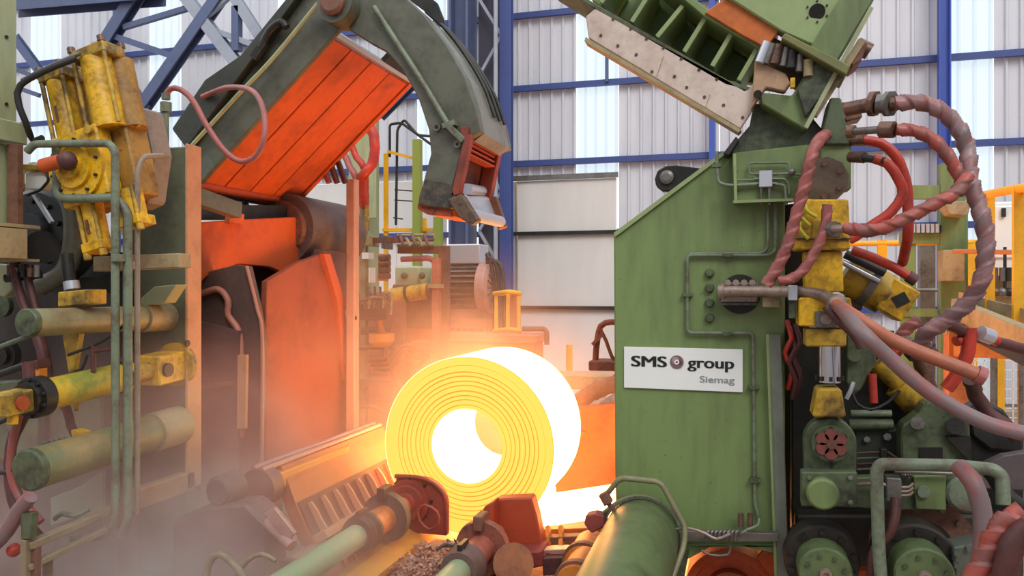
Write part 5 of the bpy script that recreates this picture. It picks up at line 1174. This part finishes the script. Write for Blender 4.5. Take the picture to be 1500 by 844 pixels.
part('upper_flange', MB().ppx([(930,-60),(1034,26),(1120,76),(1124,68),(1040,16),(946,-60)], 6.05, 6.6), GREEN, RG, .006)
ribs = [((908,-30),(880,4)), ((958,-20),(925,32)), ((1000,8),(962,54)), ((1034,24),(1002,76)), ((1073,46),(1043,97)), ((1112,66),(1082,118))]
for (a, b) in ribs:
    a, b = pv(*a,6.1), pv(*b,6.1); q = Vector((.0,.5,0))
    part('rib', MB().obox((a+b)/2 + Vector((0,.24,0)), (b-a)/2, Vector((0,.24,0)), Vector(((b-a).z,0,-(b-a).x)).normalized()*.018), GREENB, RG, .004)
part('orange_plate', MB().ppx([(1032,18),(1064,-4),(1075,2),(1142,44),(1122,70),(1088,52)], 6.02, 6.3), mat('orange_shelf_plate', '#c9681e', .5, 0, '#8a4420', .5, 2.5), RG, .006, label='orange underside plate')  # even orange base with browner mottling
part('web_plate', MB().ppx([(1060,-40),(1290,-40),(1248,6),(1195,68),(1145,46),(1075,2),(1062,-4)], 5.98, 6.12), GREENB, RG, .01)
part('web_hole', MB().cyl(pv(1197,17,5.98), pv(1197,17,5.965), .055, n=20), DARKER, last(RG,'web_plate'))
part('web_bolts', MB().bolts(pv(1197,17,5.98), (0,-1,0), .075, 6, .008, .01), DARK, last(RG,'web_plate'), stuff=True)
part('end_box', MB().ppx([(1240,-20),(1300,-40),(1276,6),(1226,90),(1186,70)], 5.94, 6.2), GREEN, RG, .01)
part('box_shadow_gap', MB().bar(pv(1238,-10,5.975), pv(1194,62,5.975), .02, .02, (0,1,0)), DARKER, RG)
part('cross_arm', MB().ppx([(1144,56),(1150,48),(1246,96),(1240,110),(1236,108)], 5.85, 6.25), mat('olive_arm_paint', '#727444', .5, 0, '#585636', .4, 3), RG, .008)
part('lower_box', MB().ppx([(1112,135),(1160,140),(1198,78),(1230,106),(1180,190),(1115,152)], 6.0, 6.5), GREEN, RG, .01)
part('lower_web', MB().ppx([(1168,132),(1200,84),(1228,108),(1180,172)], 5.95, 6.0), GREEND, RG, .006)
part('side_rail', MB().bar(pv(1180,188,5.95), pv(1276,12,5.95), .03, .05, (0,1,0)), GREENP, RG)
part('side_rail', MB().bar(pv(1192,170,6.0), pv(1262,60,6.0), .05, .05, (0,1,0)), TAN, RG)
part('hinge_bracket', MB().ppx([(1242,84),(1258,56),(1272,62),(1262,88),(1248,98)], 6.0, 6.3), RUST, RG, .01)
part('hinge_nut', MB().cyl(pv(1254,66,6.1), pv(1274,76,6.1), .06, n=8), COPPER, RG)
part('pinkish_block', MB().ppx([(1106,86),(1152,108),(1158,122),(1150,134),(1122,128),(1100,160),(1104,112)], 5.98, 6.08), mat('tan_pink_block', '#b39072', .5, 0, '#8a6a4e', .5, 3), RG, .008)
for i, (x, y) in enumerate(((1124,62),(1132,64),(1142,66),(1152,70),(1162,74),(1172,80),(1184,88))):
    part('spring_rod', MB().cyl(pv(x,y,5.95), pv(x-12+i*2,y+30-i,5.95), .025 if i % 2 else .035, n=10), (SHEETM, GREY, COPPER, GREY, DARK, GREY, TAN)[i], RG)
part('rod_nest_back', MB().ppx([(1122,50),(1198,84),(1170,130),(1108,90)], 6.1, 6.2), mat('brown_recess', '#4c3a2c', .6), RG)
part('yellow_tag', MB().box(pv(1158,114,5.9), pv(1164,130,5.95)), YELLOW, RG)
part('clevis', MB().cyl(pv(1110,138,5.95), pv(1110,138,6.0), .03, n=14), DARKER, RG)

# ================================================================== RIGHT: hoses
WRAPG = mat('wrap_band_mauve', '#9a8588', .4, 0, '#a8605a', .6, 6)
WRAPR = mat('wrap_band_red', '#b5574c', .4, 0, '#8a5a54', .6, 6)
WRAPP = mat('wrap_band_pink', '#8b4a46', .45, 0, '#b5756c', .6, 6)
def hose(pts, r, m, label, v=5.6, wrap=.28, fit=None, pitch=.2, band=.0):
    m2 = {'grey_wrapped_hose': WRAPG, 'wrapped_hose': WRAPR, 'dusty_pink_hose': WRAPP}.get(m.name); band = .34 if m2 and wrap > .15 else 0.0
    P = [pv(p[0], p[1], p[2] if len(p) > 2 else v) for p in pts]
    o = thing('hydraulic_hose', label, 'hose', P[0])
    part('hose', MB().tube(P, r, 14, .02 if band else .05, wrap=wrap, pitch=pitch, band=band), [m, m2] if band else m, o)
    for (a, b, rr, mm) in (fit or []):
        part('fitting', MB().cyl(pv(*a), pv(*b), rr, n=8), mm, o, .004)
    return o
hose([(1310,152),(1345,150),(1378,162),(1404,188),(1418,222),(1421,262,5.5),(1430,290,5.45),(1442,330,5.4),(1444,370,5.4),(1438,410,5.4),(1416,445,5.45),(1385,470,5.5),(1355,490,5.55),(1345,520,5.7)], .052, HOSEG,
     'longest grey wrapped hose sweeping from the top coupling down behind the rail', 5.6, fit=[((1240,160,5.75),(1282,152,5.65),.05,COPPER),((1276,152,5.66),(1284,152,5.64),.085,COPPER),((1284,152,5.64),(1300,152,5.62),.065,GREY),((1300,152,5.62),(1306,152,5.6),.085,GREY),((1304,152,5.61),(1314,152,5.6),.045,COPPER)])
hose([(1312,190),(1340,192),(1368,206),(1390,230),(1405,258),(1418,285)], .042, HOSEW, 'red brown wrapped hose from the second coupling joining the longest hose', 5.5,
     fit=[((1244,193,5.65),(1290,190,5.55),.026,GREY),((1242,193,5.66),(1252,193,5.64),.045,COPPER),((1290,190,5.55),(1310,190,5.5),.055,COPPER)])
hose([(1240,334),(1270,338,5.35),(1300,332,5.3),(1335,316,5.3),(1370,298,5.3),(1400,282,5.35),(1418,256,5.4)], .042, HOSEW, 'wrapped hose rising from the yellow cylinder port to the longest hose', 5.45,
     fit=[((1214,336,5.6),(1250,335,5.45),.03,MAUVE),((1212,336,5.62),(1222,336,5.58),.055,GREY)])
hose([(1262,205),(1290,210),(1312,228),(1326,262),(1330,300),(1330,345),(1322,385,6.3)], .036, HOSER, 'bright red hose hanging in a long outer arc', 6.0, .1, fit=[((1244,205,6.05),(1268,205,6.0),.045,COPPER)])
hose([(1280,232),(1300,240),(1316,262),(1322,285),(1306,310),(1285,325),(1260,342),(1244,352)], .034, HOSER, 'red hose curling in an inner loop back to the yellow cylinder', 5.8, .1,
     fit=[((1246,230,5.95),(1266,231,5.85),.04,COPPER),((1264,231,5.86),(1296,236,5.78),.028,BLACK)])
hose([(1248,366),(1280,378),(1310,392),(1336,408)], .034, HOSER, 'straight red hose slanting down over the small tilted cylinder', 6.2, .1, fit=[((1330,404,6.2),(1342,412,6.2),.045,HOSED)])
hose([(1212,196,6.1),(1200,206,5.7),(1190,225),(1180,265),(1168,310),(1155,355),(1142,385),(1130,405),(1122,418)], .042, HOSEP, 'pinkish twisted hose dropping over the edge of the green housing', 5.6, .25)
hose([(1212,300,5.6),(1208,335),(1194,368),(1178,394),(1160,408),(1140,412)], .036, HOSEP, 'shorter red hose curving across the face of the yellow cylinder', 5.6, .18)
hose([(1226,446,5.55),(1262,470),(1310,500),(1370,525),(1440,552)], .043, mat('dusty_orange_hose', '#b0684e', .5, 0, '#8a5648', .5, 4), 'straight salmon pipe hose running down from the feed pipe union', 5.3, .0, fit=[((1430,548,5.3),(1442,553,5.3),.058,HOSEP)])
hose([(1232,452,5.5),(1262,486),(1300,522),(1350,566),(1400,598),(1450,622),(1520,640)], .045, HOSEG, 'long plum hose sagging under the salmon pipe hose', 5.1, .06)
hose([(1210,450,5.6),(1228,470),(1250,490),(1262,510)], .028, HOSED, 'short dark hose from the lower yellow port', 5.55, .1)
hose([(1405,684,5.4),(1424,705),(1436,735),(1440,770),(1440,800),(1430,850)], .055, HOSEG, 'thick grey hose hanging over the bent green pipe', 5.3, .14, pitch=.3)
hose([(1500,752,4.7),(1470,768),(1456,790),(1444,820),(1420,860)], .062, HOSEW, 'thick red brown twisted hose at the lower corner', 4.7, .3)
hose([(1510,770,4.6),(1490,790),(1476,820),(1470,870)], .06, HOSED, 'dark red hose beside the twisted hose at the lower corner', 4.6, .2)
hose([(1312,730,5.7),(1310,760),(1300,785),(1282,805),(1276,860)], .034, HOSED, 'dark red hose falling from the valve body inside the green hoop', 5.65, .12)
hose([(1450,690,5.7),(1470,720),(1490,740),(1520,752)], .05, DARK, 'dark hose lying across behind the square green hoop', 5.6, .2)
hose([(1422,555,6.0),(1430,580),(1448,605),(1470,622),(1490,640)], .05, HOSED, 'dark red hose bundle under the end of the salmon pipe', 6.2, .3)
hose([(1420,480,6.6),(1418,515),(1404,545),(1386,570)], .05, HOSER, 'bright red hose hanging below the platform column', 6.6, .1)
hose([(1322,500,6.7),(1342,512),(1352,536),(1358,560),(1366,586)], .06, COPPER, 'brown flanged hose stub behind the plum hose', 6.7, .3)
hose([(1382,470,6.4),(1410,485,6.6),(1440,496,6.8),(1500,512,7.0)], .045, HOSED, 'dark red hose lying along the walkway beam', 6.5, .15)
hose([(1400,500,6.6),(1434,490,6.7),(1460,500,6.8)], .04, HOSER, 'red hose end with pale couplings on the walkway beam', 6.6, .2, fit=[((1436,488,6.6),(1452,494,6.65),.06,SHEETM)])
hose([(1346,470,6.9),(1330,480,6.9),(1318,496,6.9),(1330,508,6.9)], .05, HOSEP, 'pale pink hose elbow above the brown stub', 6.9, .2)

# small fittings in the dark right machinery
for k_, (x0, y0) in enumerate(((1152,478),(1158,492),(1164,484))):
    solo('tangled_hose', MB().tube([pv(x0,y0-8,6.15), pv(x0+8,y0+18,6.1), pv(x0-2,y0+38,6.12), pv(x0+8,y0+66,6.15), pv(x0+2,y0+92,6.2)], .02, 8, wrap=.1), HOSER if k_ == 0 else HOSED, ('bright red tangled hose between housing and piston rod','dark red tangled hose next to the bright tangled hose','dark red tangled hose closest to the piston rod')[k_], 'hose')
ct = thing('control_lines', 'bundle of thin steel control lines under the dark green bell crank', 'pipe', pv(1300, 700, 6.0))
for i in range(4):
    part('line', MB().pipe([pv(1256,664+i*8,6.4), pv(1300,662+i*8,6.3), pv(1320+i*4,676+i*5,6.1), pv(1322+i*4,698,6.05)], .009), GREY if i % 2 else COPPER, ct)
part('clip', MB().box(pv(1290,658,6.28), pv(1298,694,6.34)), DARK, ct, .004)
gl = thing('glow_patch', 'small orange patch of glow between the two green flanged rolls', 'plate', pv(1262, 860, 6.1))
part('plate', MB().ppx([(1240,848),(1246,836),(1270,836),(1284,848),(1284,880),(1240,880)], 6.1, 6.2), ORANGE, gl, .006)  # added piece standing for hot orange reflection beneath the rolls
bt = thing('bolt_flange', 'dark bolted flange above the end of the second green roll', 'flange', pv(1330, 780, 6.2))
part('ring', MB().ringplate(pv(1350,800,6.3), (0,-1,0), .20, .36, .05), RUST, bt)
part('bolts', MB().bolts(pv(1350,800,6.25), (0,-1,0), .30, 14, .02, .03), GREY, bt, stuff=True)
wv = thing('small_valves', 'row of small brown valves and red caps behind the plum hose', 'valve', pv(1320, 520, 6.5))
for i in range(7):
    x, y = 1296 + i*11, 496 + (i*37 % 23)
    part('valve', MB().cyl(pv(x,y,6.5), pv(x+9,y+10,6.45), .035, n=8).cyl(pv(x+4,y-8,6.5), pv(x+4,y+4,6.5), .022, n=8), (COPPER, HOSER, MAUVE, DARK, COPPER, SHEETM, HOSED)[i], wv)
lk = thing('link_rod', 'thin black linkage and cable behind the red capped strut', 'cable', pv(1260, 590, 6.4))
part('cable', MB().tube([pv(1248,574,6.3), pv(1256,592,6.28), pv(1276,600,6.28), pv(1300,590,6.3), pv(1318,572,6.3)], .012, 8), BLACK, lk)
part('hook', MB().tube([pv(1250,560,6.28), pv(1246,572,6.27), pv(1240,584,6.28)], .018, 8), SHEETM, lk)
for i, (x, y, r_) in enumerate(((1186,700,.018),(1246,700,.018),(1246,736,.018),(1300,640,.03),(1320,660,.02),(1270,644,.025))):
    solo('hex_bolt', MB().cyl(pv(x,y,5.70 if i < 3 else 6.46), pv(x,y,5.73 if i < 3 else 6.5), r_, n=6), GREY if i % 2 else GREEND, ('small bolt high on the inner corner of the crank plate','small bolt high on the outer corner of the crank plate','small bolt low on the outer corner of the crank plate','large bolt on the black green block','small bolt by the bell crank edge','bolt at the near corner of the black green block')[i], 'bolt')
# ================================================================== steam and hot haze
def volume(name, c, r, dens, col, label, scale=1.2, aniso=.2, lo=.42, hi=.75, zc=0.0, fall=1.0):
    m = bpy.data.materials.new(name + '_vapour'); m.use_nodes = True; N, L = m.node_tree.nodes, m.node_tree.links
    N.remove(N['Principled BSDF']); out = N['Material Output']
    tc = N.new('ShaderNodeTexCoord'); mp = N.new('ShaderNodeMapping'); mp.inputs['Scale'].default_value = (1/r[0], 1/r[1], 1/r[2])
    L.new(tc.outputs['Object'], mp.inputs[0])
    ln = N.new('ShaderNodeVectorMath'); ln.operation = 'LENGTH'; L.new(mp.outputs[0], ln.inputs[0])
    mr = N.new('ShaderNodeMapRange'); mr.interpolation_type = 'SMOOTHSTEP'
    for i, x in ((1, .1), (2, 1.0), (3, 1.0), (4, 0.0)): mr.inputs[i].default_value = x
    L.new(ln.outputs['Value'], mr.inputs[0])
    ns = N.new('ShaderNodeTexNoise'); ns.inputs['Scale'].default_value = scale; ns.inputs['Detail'].default_value = 3; L.new(tc.outputs['Object'], ns.inputs[0])
    r2 = N.new('ShaderNodeMapRange'); r2.inputs[1].default_value = lo; r2.inputs[2].default_value = hi; r2.inputs[3].default_value = .25; r2.inputs[4].default_value = 1.4
    L.new(ns.outputs[0], r2.inputs[0])
    mu = N.new('ShaderNodeMath'); mu.operation = 'MULTIPLY'; L.new(mr.outputs[0], mu.inputs[0]); L.new(r2.outputs[0], mu.inputs[1])
    m2 = N.new('ShaderNodeMath'); m2.operation = 'MULTIPLY'; m2.inputs[1].default_value = dens; L.new(mu.outputs[0], m2.inputs[0])
    vs = N.new('ShaderNodeVolumeScatter'); vs.inputs['Color'].default_value = col; vs.inputs['Anisotropy'].default_value = aniso
    L.new(m2.outputs[0], vs.inputs['Density']); L.new(vs.outputs[0], out.inputs['Volume'])
    mb = MB().sphere((0,0,0), 1.0, 20, 12, r)
    o = bpy.data.objects.new(name, mb.mesh(name, m, Vector((0,0,0)))); o.location = c; link(o)
    tag(o, label, 'steam', kind='stuff'); return o
volume('steam', (-4.6, 5.6, .25), (2.5, 1.8, 2.5), 2.6, (1,.52,.45,1), 'thick rosy steam drifting over the floor before the coiler')  # rosy coil light put into the scatter colour
volume('haze', (-3.7, 9.4, 1.3), (3.0, 3.2, 2.4), .66, (1,.60,.40,1), 'thin orange lit haze hanging around the hot coil', 1.0)  # orange of the coil light also tinted into the scatter colour

# repeats of a kind share a group
GROUPS = {'hydraulic_hose': 'hydraulic hoses on the machines', 'hose': 'dark hoses hanging at the coiler', 'guide_roller': 'green cylinders pointing out of the coiler',
          'flanged_roll': 'green ended flanged rolls', 'extension_rod': 'extension rods under the coil', 'thin_line': 'thin lines over the scale bed', 'upright_pole': 'olive green poles',
          'green_pipe': 'tall green pipes before the coiler', 'tangled_hose': 'tangled hoses beside the piston rod', 'hex_bolt': 'bolts on the lower machinery', 'wall_post': 'slim blue wall posts', 'thin_pipe': 'thin dark pipes at the coiler'}
for o in list(COL.objects):
    g_ = GROUPS.get(o.name.split('.')[0])
    if g_ and o.parent is None and 'label' in o: o['group'] = g_
